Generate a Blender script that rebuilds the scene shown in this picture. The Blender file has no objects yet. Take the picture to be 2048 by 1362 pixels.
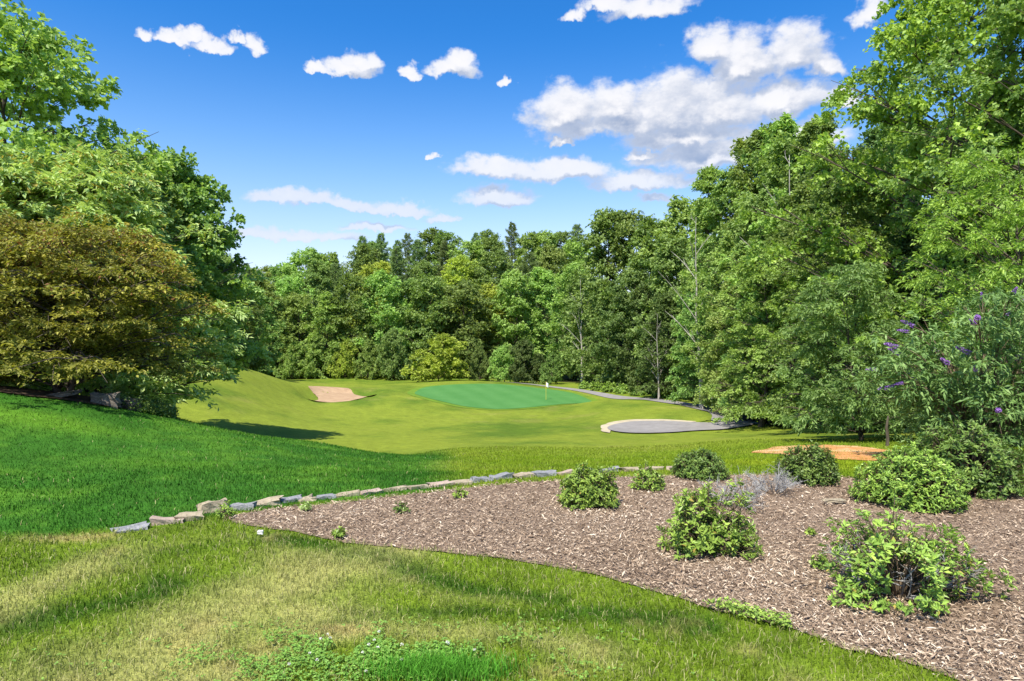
import bpy, math, random
import numpy as np
from mathutils import Vector
from mathutils.geometry import delaunay_2d_cdt

SC = bpy.context.scene
COL = SC.collection
R = math.radians

# ------------------------------------------------------------------ camera
F, CX, CY, CH = 1334.0, 1024.0, 681.0, 1.8          # focal length in pixels of the 2048 px photo, eye height
cam_d = bpy.data.cameras.new('camera'); cam = bpy.data.objects.new('camera', cam_d); COL.objects.link(cam)
cam_d.sensor_width = 36.0; cam_d.lens = 36.0 * F / 2048.0
cam_d.clip_start = 0.05; cam_d.clip_end = 6000.0
cam.location = (0, 0, CH); cam.rotation_euler = (R(90), 0, 0)
SC.camera = cam

# ------------------------------------------------------------------ sky, sun, exposure
SUN_AZ, SUN_EL = 207.0, 58.0                         # clockwise from +Y (behind the camera, to the left)
W = bpy.data.worlds.new('World'); SC.world = W; W.use_nodes = True
wn, wl = W.node_tree.nodes, W.node_tree.links
wn.clear()

class NB:
    """small node builder"""
    def __init__(s, tree): s.t = tree; s.n = tree.nodes; s.l = tree.links
    def node(s, typ, **kw):
        n = s.n.new(typ)
        for k, v in kw.items(): setattr(n, k, v)
        return n
    def put(s, sock, v):
        if hasattr(v, 'is_output'): s.l.new(v, sock)
        else: sock.default_value = v
    def math(s, op, a, b=None, c=None, clamp=False):
        n = s.n.new('ShaderNodeMath'); n.operation = op; n.use_clamp = clamp
        s.put(n.inputs[0], a)
        if b is not None: s.put(n.inputs[1], b)
        if c is not None: s.put(n.inputs[2], c)
        return n.outputs[0]
    def vmath(s, op, a, b=None, c=None):
        n = s.n.new('ShaderNodeVectorMath'); n.operation = op
        s.put(n.inputs[0], a)
        if b is not None: s.put(n.inputs[1], b)
        if c is not None: s.put(n.inputs[2], c)
        return n.outputs['Value'] if op in ('LENGTH', 'DOT_PRODUCT', 'DISTANCE') else n.outputs['Vector']
    def smooth(s, v, lo, hi):
        n = s.n.new('ShaderNodeMapRange'); n.interpolation_type = 'SMOOTHSTEP'
        s.put(n.inputs[0], v); s.put(n.inputs[1], lo); s.put(n.inputs[2], hi)
        return n.outputs[0]
    def mix(s, f, a, b, mode='MIX'):
        n = s.n.new('ShaderNodeMix'); n.data_type = 'RGBA'; n.blend_type = mode
        s.put(n.inputs[0], f); s.put(n.inputs[6], a); s.put(n.inputs[7], b)
        return n.outputs[2]
    def noise(s, vec, scale, detail=4, rough=0.5, dist=0.0):
        n = s.n.new('ShaderNodeTexNoise')
        if vec is not None: s.l.new(vec, n.inputs['Vector'])
        n.inputs['Scale'].default_value = scale; n.inputs['Detail'].default_value = detail
        n.inputs['Roughness'].default_value = rough; n.inputs['Distortion'].default_value = dist
        return n.outputs['Fac'], n.outputs['Color']
    def ramp(s, fac, stops):
        n = s.n.new('ShaderNodeValToRGB'); cr = n.color_ramp
        while len(cr.elements) > 1: cr.elements.remove(cr.elements[-1])
        cr.elements[0].position = stops[0][0]; cr.elements[0].color = (*stops[0][1], 1)
        for p, c in stops[1:]:
            e = cr.elements.new(p); e.color = (*c, 1)
        s.put(n.inputs[0], fac)
        return n.outputs[0]

# cumulus clouds: (x, y, half width, height) in photo pixels, turned into azimuth / elevation once
CLOUDS = [(293, 62, 26, 17), (350, 70, 40, 17), (385, 66, 34, 15), (425, 88, 56, 20), (505, 84, 34, 24), (472, 78, 30, 14),
          (636, 140, 30, 12), (700, 138, 62, 22), (714, 118, 42, 26), (820, 138, 24, 16), (828, 150, 30, 14), (905, 142, 52, 24), (918, 126, 30, 24), (1025, 162, 13, 12),
          (1130, 215, 80, 58), (1230, 205, 90, 56), (1340, 205, 120, 76), (1450, 205, 125, 66), (1560, 192, 105, 48), (1250, 240, 175, 44),
          (1400, 262, 150, 40), (1460, 296, 190, 44), (1590, 275, 110, 36),
          (1430, 92, 66, 52), (1500, 102, 80, 58), (1590, 98, 80, 56), (1655, 128, 54, 32), (1680, 198, 52, 34),
          (1200, 8, 56, 24), (1300, 14, 96, 26), (1735, 22, 42, 36), (1150, 30, 24, 18),
          (1000, 336, 105, 26), (1110, 340, 130, 28), (1280, 360, 125, 26), (1300, 305, 46, 14),
          (990, 392, 76, 24), (1000, 384, 50, 26),
          (560, 390, 95, 20), (680, 404, 130, 18), (790, 415, 90, 14), (880, 434, 52, 13), (1320, 395, 60, 14),
          (1124, 284, 24, 12), (868, 310, 18, 8), (600, 470, 130, 14), (760, 455, 90, 10)]

fg = bpy.data.node_groups.new('cloud_field', 'ShaderNodeTree')
fg.interface.new_socket('P', in_out='INPUT', socket_type='NodeSocketVector')
fg.interface.new_socket('F', in_out='OUTPUT', socket_type='NodeSocketFloat')
b = NB(fg); gi = fg.nodes.new('NodeGroupInput'); go = fg.nodes.new('NodeGroupOutput')
acc = None
for (px, py, hw, hh) in CLOUDS:
    u, v = (px - CX) / F, (CY - py) / F
    az = math.atan(u); el = math.atan(v * math.cos(az))
    kx, ky = (1.12, 1.15) if hw < 75 else (1.30, 1.40)
    iw = F / (hw * math.cos(az) ** 2 * kx); ih = F / (hh * ky * math.cos(az))
    q = b.vmath('MULTIPLY_ADD', gi.outputs[0], (iw, ih, 0), (-az * iw, -(el - 0.25 / ih) * ih, 0))
    q = b.vmath('MAXIMUM', q, b.vmath('MULTIPLY', q, (-1, -2.2, 0)))
    m = b.math('SUBTRACT', 1.0, b.vmath('LENGTH', q))
    acc = m if acc is None else b.math('MAXIMUM', acc, m)
fg.links.new(acc, go.inputs[0])

b = NB(W.node_tree)
tc = b.node('ShaderNodeTexCoord')
d = b.vmath('NORMALIZE', tc.outputs['Generated'])
sx = b.node('ShaderNodeSeparateXYZ'); wl.new(d, sx.inputs[0])
az = b.math('ARCTAN2', sx.outputs[0], sx.outputs[1]); el = b.math('ARCSINE', sx.outputs[2])
cp = b.node('ShaderNodeCombineXYZ'); wl.new(az, cp.inputs[0]); wl.new(el, cp.inputs[1])
_, wc = b.noise(d, 11.0, 4, 0.55)
warp = b.vmath('MULTIPLY', b.vmath('SUBTRACT', wc, (0.5, 0.5, 0.5)), (0.060, 0.040, 0))
_, wc2 = b.noise(d, 34.0, 4, 0.6)
warp2 = b.vmath('MULTIPLY', b.vmath('SUBTRACT', wc2, (0.5, 0.5, 0.5)), (0.050, 0.034, 0))
p0 = b.vmath('ADD', b.vmath('ADD', cp.outputs[0], warp), warp2)
def field(p):
    g = b.node('ShaderNodeGroup'); g.node_tree = fg; wl.new(p, g.inputs[0]); return g.outputs[0]
sdir = b.vmath('MULTIPLY', d, (1.0, 1.0, 1.7))
n1, _ = b.noise(sdir, 18.0, 9, 0.58)
n2, _ = b.noise(b.vmath('ADD', sdir, (-0.006, 0, 0.020)), 18.0, 9, 0.58)
F0 = field(p0)
F1 = field(b.vmath('ADD', p0, (-0.006, 0.021, 0)))
# the same kind of cloud goes on round the rest of the sky
gn, _ = b.noise(sdir, 3.0, 3, 0.5)
side = b.smooth(b.math('ABSOLUTE', az), 0.72, 0.85)
gen = b.math('SUBTRACT', b.math('MULTIPLY', b.math('SUBTRACT', gn, 0.56), 7.0), b.math('MULTIPLY', b.math('SUBTRACT', 1.0, side), 9.0))
F0g = b.math('MAXIMUM', F0, gen); F1g = b.math('MAXIMUM', F1, b.math('SUBTRACT', gen, 0.12))
a0 = b.math('ADD', F0g, b.math('MULTIPLY', b.math('SUBTRACT', n1, 0.5), 1.35))
a1 = b.math('ADD', F1g, b.math('MULTIPLY', b.math('SUBTRACT', n2, 0.5), 1.35))
dens = b.smooth(a0, 0.04, 0.52)
lit = b.smooth(b.math('SUBTRACT', a0, a1), -0.30, 0.48)
thick = b.smooth(a0, 0.2, 1.0)
sky = b.node('ShaderNodeTexSky', sky_type='NISHITA')
sky.sun_disc = False; sky.sun_elevation = R(SUN_EL); sky.sun_rotation = R(SUN_AZ)
sky.altitude = 300; sky.air_density = 1.0; sky.dust_density = 0.6; sky.ozone_density = 2.5
hs = b.node('ShaderNodeHueSaturation'); wl.new(sky.outputs[0], hs.inputs['Color']); wl.new(b.math('MULTIPLY_ADD', b.smooth(el, 0.02, 0.45), 0.78, 0.60), hs.inputs['Saturation'])
skyc = b.mix(1.0, hs.outputs[0], (0.52, 0.68, 0.80, 1), 'MULTIPLY')
white, grey = (3.6, 3.55, 3.6, 1), (1.10, 1.42, 2.10, 1)
hz = b.smooth(el, 0.30, 0.03)
skyc = b.mix(hz, skyc, b.mix(1.0, skyc, (1.28, 0.95, 0.88, 1), 'MULTIPLY'))
cc = b.mix(lit, grey, white)
cc = b.mix(b.math('MULTIPLY', b.math('SUBTRACT', 1.0, thick), 0.5), cc, (2.9, 3.05, 3.4, 1))
cc = b.mix(b.math('MULTIPLY', b.smooth(el, 0.30, 0.16), 0.5), cc, b.mix(0.5, skyc, (2.0, 2.2, 2.7, 1)))
fin = b.mix(b.math('MULTIPLY', dens, 0.96), skyc, cc)
bg = b.node('ShaderNodeBackground'); wl.new(fin, bg.inputs[0]); bg.inputs[1].default_value = 0.15
ow = b.node('ShaderNodeOutputWorld'); wl.new(bg.outputs[0], ow.inputs[0])

sd = bpy.data.lights.new('sun', 'SUN'); so = bpy.data.objects.new('sun', sd); COL.objects.link(so)
sd.energy = 4.3; sd.angle = R(0.53); sd.color = (1.0, 0.94, 0.80)
to_sun = Vector((math.sin(R(SUN_AZ)) * math.cos(R(SUN_EL)), math.cos(R(SUN_AZ)) * math.cos(R(SUN_EL)), math.sin(R(SUN_EL))))
so.rotation_euler = (-to_sun).to_track_quat('-Z', 'Y').to_euler(); so.location = to_sun * 60

SC.view_settings.view_transform = 'Standard'; SC.view_settings.look = 'None'
SC.view_settings.exposure = 0.92; SC.view_settings.gamma = 1.0; SC.view_settings.use_curve_mapping = False
SC.render.engine = 'CYCLES'
SC.cycles.max_bounces = 8; SC.cycles.diffuse_bounces = 4; SC.cycles.glossy_bounces = 2
SC.cycles.transmission_bounces = 5; SC.cycles.use_denoising = True
SC.cycles.caustics_reflective = False; SC.cycles.caustics_refractive = False

# ------------------------------------------------------------------ helpers
def tag(o, label, cat=None, group=None, kind=None):
    if label: o['label'] = label
    if cat: o['category'] = cat
    if group: o['group'] = group
    if kind: o['kind'] = kind
    return o

def P(px, py, D): return ((px - CX) / F * D, D, CH - (py - CY) / F * D)
def X(px, D): return (px - CX) / F * D
def G(px, py, z=0.0):
    D = (CH - z) * F / (py - CY); return ((px - CX) / F * D, D)

def mesh_np(name, V, tris=None, quads=None, face_attr=None, vcol=None, smooth=False):
    V = np.asarray(V, dtype=np.float32).reshape(-1, 3)
    me = bpy.data.meshes.new(name)
    idx, tot = [], []
    if quads is not None and len(quads): idx.append(np.asarray(quads, dtype=np.int32).ravel()); tot.append(np.full(len(quads), 4, dtype=np.int32))
    if tris is not None and len(tris): idx.append(np.asarray(tris, dtype=np.int32).ravel()); tot.append(np.full(len(tris), 3, dtype=np.int32))
    idx = np.concatenate(idx); tot = np.concatenate(tot)
    me.vertices.add(len(V)); me.vertices.foreach_set('co', V.ravel())
    me.loops.add(len(idx)); me.loops.foreach_set('vertex_index', idx)
    me.polygons.add(len(tot))
    me.polygons.foreach_set('loop_start', np.concatenate([[0], np.cumsum(tot)[:-1]]).astype(np.int32))
    me.polygons.foreach_set('loop_total', tot)
    me.polygons.foreach_set('use_smooth', np.full(len(tot), smooth, dtype=bool))
    if face_attr is not None:
        a = me.attributes.new('tint', 'FLOAT', 'FACE'); a.data.foreach_set('value', np.asarray(face_attr, dtype=np.float32))
    if vcol is not None:
        a = me.color_attributes.new('Col', 'FLOAT_COLOR', 'POINT')
        c = np.ones((len(V), 4), dtype=np.float32); c[:, :3] = vcol; a.data.foreach_set('color', c.ravel())
    me.update(calc_edges=True)
    return me

def add(name, me, mat=None, parent=None):
    o = bpy.data.objects.new(name, me); COL.objects.link(o)
    if mat is not None and me is not None and not me.materials: me.materials.append(mat)
    if parent is not None: o.parent = parent
    return o

def empty(name, loc, rz=0.0, sc=(1, 1, 1)):
    o = bpy.data.objects.new(name, None); COL.objects.link(o); o.empty_display_size = 0.3
    o.location = loc; o.rotation_euler = (0, 0, rz); o.scale = sc
    return o

def hash2(ix, iy, seed):
    h = (ix.astype(np.int64) * 374761393 + iy.astype(np.int64) * 668265263 + seed * 974634777) & 0x7fffffff
    h = ((h ^ (h >> 13)) * 1274126177) & 0x7fffffff
    return ((h ^ (h >> 16)) & 0xffff) / 65535.0
def vnoise(x, y, seed=0):
    x = np.asarray(x, float); y = np.asarray(y, float)
    ix, iy = np.floor(x), np.floor(y); fx, fy = x - ix, y - iy
    fx = fx * fx * (3 - 2 * fx); fy = fy * fy * (3 - 2 * fy)
    a = hash2(ix, iy, seed); c = hash2(ix + 1, iy, seed); d_ = hash2(ix, iy + 1, seed); e = hash2(ix + 1, iy + 1, seed)
    return (a * (1 - fx) + c * fx) * (1 - fy) + (d_ * (1 - fx) + e * fx) * fy
def fbm(x, y, seed=0, oct=4):
    s = 0; amp = 0.5; t = 0
    for o in range(oct):
        s = s + amp * vnoise(x * 2 ** o + o * 17.3, y * 2 ** o - o * 9.1, seed + o); t += amp; amp *= 0.55
    return s / t
def sstep(a, lo, hi):
    t = np.clip((np.asarray(a, float) - lo) / (hi - lo), 0, 1); return t * t * (3 - 2 * t)
def unit(v): return v / np.maximum(np.linalg.norm(v, axis=-1, keepdims=True), 1e-9)

# ------------------------------------------------------------------ materials
def mat_new(name):
    m = bpy.data.materials.new(name); m.use_nodes = True
    m.node_tree.nodes.clear(); return m, NB(m.node_tree)
def finish(bld, surf):
    o = bld.node('ShaderNodeOutputMaterial'); bld.l.new(surf, o.inputs['Surface'])
def principled(bld, col, rough=0.8, spec=0.2, normal=None):
    p = bld.node('ShaderNodeBsdfPrincipled')
    bld.put(p.inputs['Base Color'], col); bld.put(p.inputs['Roughness'], rough)
    p.inputs['Specular IOR Level'].default_value = spec
    if normal is not None: bld.l.new(normal, p.inputs['Normal'])
    return p.outputs[0]
def bump(bld, h, strength=0.5, dist=0.02):
    n = bld.node('ShaderNodeBump'); n.inputs['Strength'].default_value = strength; n.inputs['Distance'].default_value = dist
    bld.l.new(h, n.inputs['Height']); return n.outputs[0]
def attr(bld, name, out='Fac'):
    n = bld.node('ShaderNodeAttribute'); n.attribute_name = name; return n.outputs[out]

LEAFGAIN = 1.95
def leaf_mat(name, c0, c1, c2, transl=0.38, rough=0.5, spec=0.22, var=0.25, accent=None):
    m, n = mat_new(name)
    t = attr(n, 'tint')
    g = LEAFGAIN
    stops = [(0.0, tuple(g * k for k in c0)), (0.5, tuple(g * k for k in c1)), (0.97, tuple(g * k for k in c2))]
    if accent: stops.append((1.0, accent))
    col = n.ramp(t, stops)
    oi = n.node('ShaderNodeObjectInfo')
    hsv = n.node('ShaderNodeHueSaturation'); n.l.new(col, hsv.inputs['Color'])
    n.put(hsv.inputs['Hue'], n.math('MULTIPLY_ADD', oi.outputs['Random'], 0.034 * var / 0.25, 0.5 - 0.028 * var / 0.25))
    n.put(hsv.inputs['Value'], n.math('MULTIPLY_ADD', oi.outputs['Random'], 2 * var, 1 - var))
    hsv.inputs['Saturation'].default_value = 0.88
    col = hsv.outputs[0]
    ps = principled(n, col, rough, spec)
    tr = n.node('ShaderNodeBsdfTranslucent')
    n.l.new(n.mix(1.0, col, (1.25, 1.25, 0.6, 1), 'MULTIPLY'), tr.inputs[0])
    mx = n.node('ShaderNodeMixShader'); mx.inputs[0].default_value = transl
    n.l.new(ps, mx.inputs[1]); n.l.new(tr.outputs[0], mx.inputs[2])
    finish(n, mx.outputs[0]); return m

def bark_mat(name, c0, c1, scale=6.0):
    m, n = mat_new(name)
    tc = n.node('ShaderNodeTexCoord')
    v = n.vmath('MULTIPLY', tc.outputs['Object'], (1, 1, 0.25))
    f, _ = n.noise(v, scale, 6, 0.65)
    finish(n, principled(n, n.ramp(f, [(0.3, c0), (0.7, c1)]), 0.9, 0.1, bump(n, f, 0.8, 0.03))); return m

def tint_mat(name, stops, rough=0.85, spec=0.15, noise=0.0):
    m, n = mat_new(name)
    t = attr(n, 'tint')
    col = n.ramp(t, stops)
    finish(n, principled(n, col, rough, spec)); return m

M = {}
M['oak'] = leaf_mat('leaf_mid_green', (0.044, 0.090, 0.016), (0.105, 0.182, 0.032), (0.192, 0.275, 0.066))
M['poplar'] = leaf_mat('leaf_fresh_green', (0.062, 0.120, 0.016), (0.138, 0.225, 0.034), (0.235, 0.325, 0.070))
M['yellow'] = leaf_mat('leaf_yellow_green', (0.095, 0.140, 0.010), (0.200, 0.260, 0.014), (0.300, 0.350, 0.030), var=0.12)
M['fresh'] = leaf_mat('leaf_bright_green', (0.064, 0.120, 0.010), (0.145, 0.235, 0.020), (0.240, 0.335, 0.040), var=0.05)
M['dark'] = leaf_mat('leaf_dark_green', (0.028, 0.062, 0.012), (0.066, 0.122, 0.024), (0.128, 0.194, 0.046))
M['pale'] = leaf_mat('leaf_pale_green', (0.110, 0.170, 0.045), (0.215, 0.295, 0.085), (0.330, 0.410, 0.165), var=0.1, accent=(0.42, 0.34, 0.05))
M['bronze'] = leaf_mat('leaf_bronze', (0.052, 0.054, 0.006), (0.150, 0.150, 0.014), (0.300, 0.275, 0.026), var=0.1, accent=(0.24, 0.10, 0.02))
M['pine'] = leaf_mat('needle_green', (0.045, 0.085, 0.020), (0.090, 0.150, 0.036), (0.150, 0.220, 0.055), transl=0.2)
M['olive'] = leaf_mat('leaf_olive', (0.050, 0.095, 0.020), (0.105, 0.175, 0.040), (0.190, 0.270, 0.080), var=0.1)
M['azalea'] = leaf_mat('leaf_azalea', (0.055, 0.105, 0.008), (0.130, 0.215, 0.015), (0.240, 0.330, 0.030), transl=0.25, rough=0.42, spec=0.3, var=0.1, accent=(0.40, 0.32, 0.03))
M['azalea_dark'] = leaf_mat('leaf_azalea_dark', (0.032, 0.070, 0.010), (0.078, 0.140, 0.016), (0.150, 0.220, 0.030), transl=0.25, rough=0.42, spec=0.3, var=0.1)
M['buddleia'] = leaf_mat('leaf_buddleia', (0.032, 0.070, 0.012), (0.074, 0.140, 0.026), (0.150, 0.225, 0.055), transl=0.25, var=0.1)
M['bark'] = bark_mat('bark', (0.045, 0.036, 0.027), (0.14, 0.115, 0.09))
M['bark_pale'] = bark_mat('bark_pale', (0.22, 0.20, 0.17), (0.50, 0.47, 0.42))
M['twig_grey'] = bark_mat('twig_grey', (0.20, 0.19, 0.18), (0.46, 0.45, 0.44), 20)
M['twig_brown'] = bark_mat('twig_brown', (0.07, 0.05, 0.035), (0.20, 0.15, 0.10), 20)

# ------------------------------------------------------------------ terrain height: control points joined by a thin-plate spline
CTRL = [  # photo x, photo y, distance
    # near lawn and bed
    (0, 1362, 3.53), (500, 1362, 3.53), (1024, 1362, 3.53), (1500, 1362, 3.53), (2048, 1362, 3.53),
    (0, 1150, 5.15), (400, 1150, 5.12), (800, 1150, 5.12), (1200, 1150, 5.12), (1600, 1150, 5.15), (2048, 1150, 5.15),
    (0, 1040, 6.6), (400, 1035, 6.85), (800, 1040, 6.8), (1200, 1030, 7.1), (1600, 1030, 7.1), (2048, 1040, 6.9),
    (0, 950, 8.6), (300, 950, 9.0), (600, 985, 8.3), (600, 940, 10.2), (800, 975, 8.55), (1000, 957, 9.2), (1200, 946, 9.6), (1400, 940, 9.9), (1600, 940, 9.9), (1800, 952, 9.6), (2048, 970, 9.2),
    # upper left lawn and its crest
    (0, 870, 11.2), (300, 900, 11.3), (0, 790, 14.0), (150, 812, 14.0), (280, 840, 14.5), (420, 857, 15.5), (520, 872, 16.5), (640, 886, 17.5), (720, 902, 17.0), (800, 920, 15.5), (880, 940, 12.5),
    (0, 776, 18.0), (100, 788, 17.5), (200, 800, 17.5), (280, 817, 18.0),
    # slope behind the bed
    (1000, 925, 15.0), (1000, 900, 24.0), (1200, 925, 16.5), (1200, 890, 29.0), (1200, 871, 38.0), (1400, 905, 20.0), (1430, 868, 38.5), (1330, 869, 39.0),
    (900, 900, 25.0), (900, 885, 33.0), (1500, 880, 25.0), (1650, 922, 13.0), (1650, 893, 18.0), (1650, 880, 24.0), (1780, 922, 13.0), (1780, 895, 17.0), (1500, 920, 13.5), (1500, 898, 18.0), (1750, 866, 27.0), (1600, 866, 32.0), (2000, 900, 15.5), (2048, 860, 26.0),
    # fairway
    (330, 832, 44), (450, 850, 43), (500, 868, 41), (700, 880, 39), (700, 852, 54), (900, 862, 47), (1000, 846, 54), (1100, 852, 49), (850, 832, 65), (1000, 828, 65), (1150, 826, 62), (600, 830, 60),
    # putting green and round it
    (850, 776, 92), (830, 786, 87), (1000, 819, 72), (1000, 769, 98), (1185, 808, 77), (1140, 788, 87), (1092, 800, 80), (900, 806, 76),
    (610, 798, 79), (760, 792, 81), (680, 777, 92), (600, 766, 105), (640, 757, 126), (600, 750, 140), (900, 761, 113), (1000, 764, 108), (800, 757, 125), (1000, 755, 128),
    # mound on the left
    (440, 733, 75), (480, 734, 80), (520, 745, 86), (560, 760, 94), (450, 762, 65), (450, 792, 57), (550, 790, 71), (400, 792, 51), (300, 740, 78), (0, 745, 75), (100, 760, 55),
    # mound and path on the right
    (1250, 841, 47), (1240, 862, 42), (1300, 829, 52), (1400, 822, 51), (1440, 838, 46.5), (1300, 808, 60), (1200, 800, 72), (1350, 806, 69), (1270, 798, 77), (1120, 776, 97), (1440, 858, 42), (1500, 851, 43), (1480, 842, 50), (1440, 822, 60),
    (1650, 850, 42), (1800, 840, 42), (2048, 820, 42), (1500, 800, 70), (1800, 780, 70)]
CW = []   # world points (x, y, z)
for pt in CTRL: CW.append(P(*pt))
for px, D, z in [  # hidden ground behind the crest and behind the first trees
        (0, 26, -0.9), (150, 24, -1.0), (280, 25, -1.5), (420, 24, -2.3), (520, 26, -2.9), (640, 27, -3.2), (760, 25, -2.7),
        (0, 38, -1.6), (200, 36, -1.9),
        (-300, 20, 0.2), (-300, 60, -1.5), (2400, 20, -0.8), (2400, 60, -2.0),
        (480, 120, -4.6), (300, 130, -4.5), (0, 130, -3.0),
        (480, 155, -3.5), (480, 190, 3), (480, 240, 5), (700, 150, -1.0), (700, 170, 5.5), (700, 190, 10), (700, 240, 12),
        (950, 135, -4.5), (950, 150, 0.0), (950, 170, 8.0), (950, 190, 13.5), (950, 240, 16), (1150, 130, -4.6), (1150, 150, 0.5), (1150, 170, 8), (1150, 190, 14), (1150, 240, 16),
        (1300, 110, -3.5), (1300, 150, 1.0), (1300, 200, 8), (1600, 100, -1.5), (1600, 200, 5), (2048, 100, 0), (2048, 200, 4), (0, 240, 2), (-200, 200, 1)]:
    CW.append((X(px, D), D, z))
CW = np.array(CW)
def logpol(x, y):
    r = np.clip(np.hypot(x, y), 2.8, 300); a = np.clip(np.arctan2(x, y), -0.88, 0.88)
    return np.stack([a * 1.6, np.log(r)], -1)
def tps_k(d2): return 0.5 * d2 * np.log(d2 + 1e-12)
_c = logpol(CW[:, 0], CW[:, 1]); _n = len(_c)
_K = tps_k(((_c[:, None] - _c[None]) ** 2).sum(-1)) + np.eye(_n) * 2e-4
_Pm = np.c_[np.ones(_n), _c]
_A = np.block([[_K, _Pm], [_Pm.T, np.zeros((3, 3))]])
_w = np.linalg.solve(_A, np.r_[CW[:, 2], np.zeros(3)])
# sand hollows: centre, half sizes, depth
HOLLOWS = [(X(680, 85), 85.0, 5.4, 6.5, 0.5)]
def hgt(x, y):
    x = np.atleast_1d(np.asarray(x, float)); y = np.atleast_1d(np.asarray(y, float))
    out = np.empty(x.shape); q = logpol(x, y)
    for i in range(0, len(x), 20000):
        s = q[i:i + 20000]
        out[i:i + 20000] = tps_k(((s[:, None] - _c[None]) ** 2).sum(-1)) @ _w[:_n] + _w[_n] + s @ _w[_n + 1:]
    a = np.abs(np.arctan2(x, y)); r = np.hypot(x, y)
    out *= 1 - sstep(a, 0.9, 2.2)
    out *= sstep(r, 0.5, 3.2)
    for hx, hy, ax, ay, dp in HOLLOWS:
        q_ = np.hypot((x - hx) / ax, (y - hy) / ay)
        out -= dp * (1 - sstep(q_, 0.75, 1.05))
    # small unevenness of mown ground
    out += 0.05 * (fbm(x * 0.35, y * 0.35, 3, 3) - 0.5) * sstep(r, 8, 30)
    return out
def h1(x, y): return float(hgt([x], [y])[0])

# ------------------------------------------------------------------ grass colour (linear), a property of the turf itself
def blob(x, y, px, py, rx, ry, rot=0.0, z=0.0):
    cx, cy = G(px, py, z); c, s = math.cos(rot), math.sin(rot)
    dx, dy = x - cx, y - cy
    u, v = (dx * c + dy * s) / rx, (-dx * s + dy * c) / ry
    return np.exp(-(u * u + v * v))
def seg_w(x, y, pts, wid):
    best = np.full(np.shape(x), 1e9)
    for (ax, ay), (bx, by) in zip(pts[:-1], pts[1:]):
        dx, dy = bx - ax, by - ay
        t = np.clip(((x - ax) * dx + (y - ay) * dy) / (dx * dx + dy * dy + 1e-9), 0, 1)
        best = np.minimum(best, np.hypot(x - ax - t * dx, y - ay - t * dy))
    return np.exp(-(best / wid) ** 2)
STONE_LINE = [G(-200, 1085), G(100, 1075), G(240, 1062), G(400, 1035), G(430, 1028), G(500, 1016), G(600, 1002), G(720, 990), G(850, 976), G(950, 964), G(1060, 954), G(1150, 948), G(1280, 942), G(1400, 939), G(1600, 938), G(1800, 950)]
_sl = np.array(STONE_LINE)
def behind_stones(x, y):
    """signed distance past the stone edging, positive behind it"""
    yl = np.interp(x, _sl[:, 0], _sl[:, 1]); return y - yl
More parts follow.
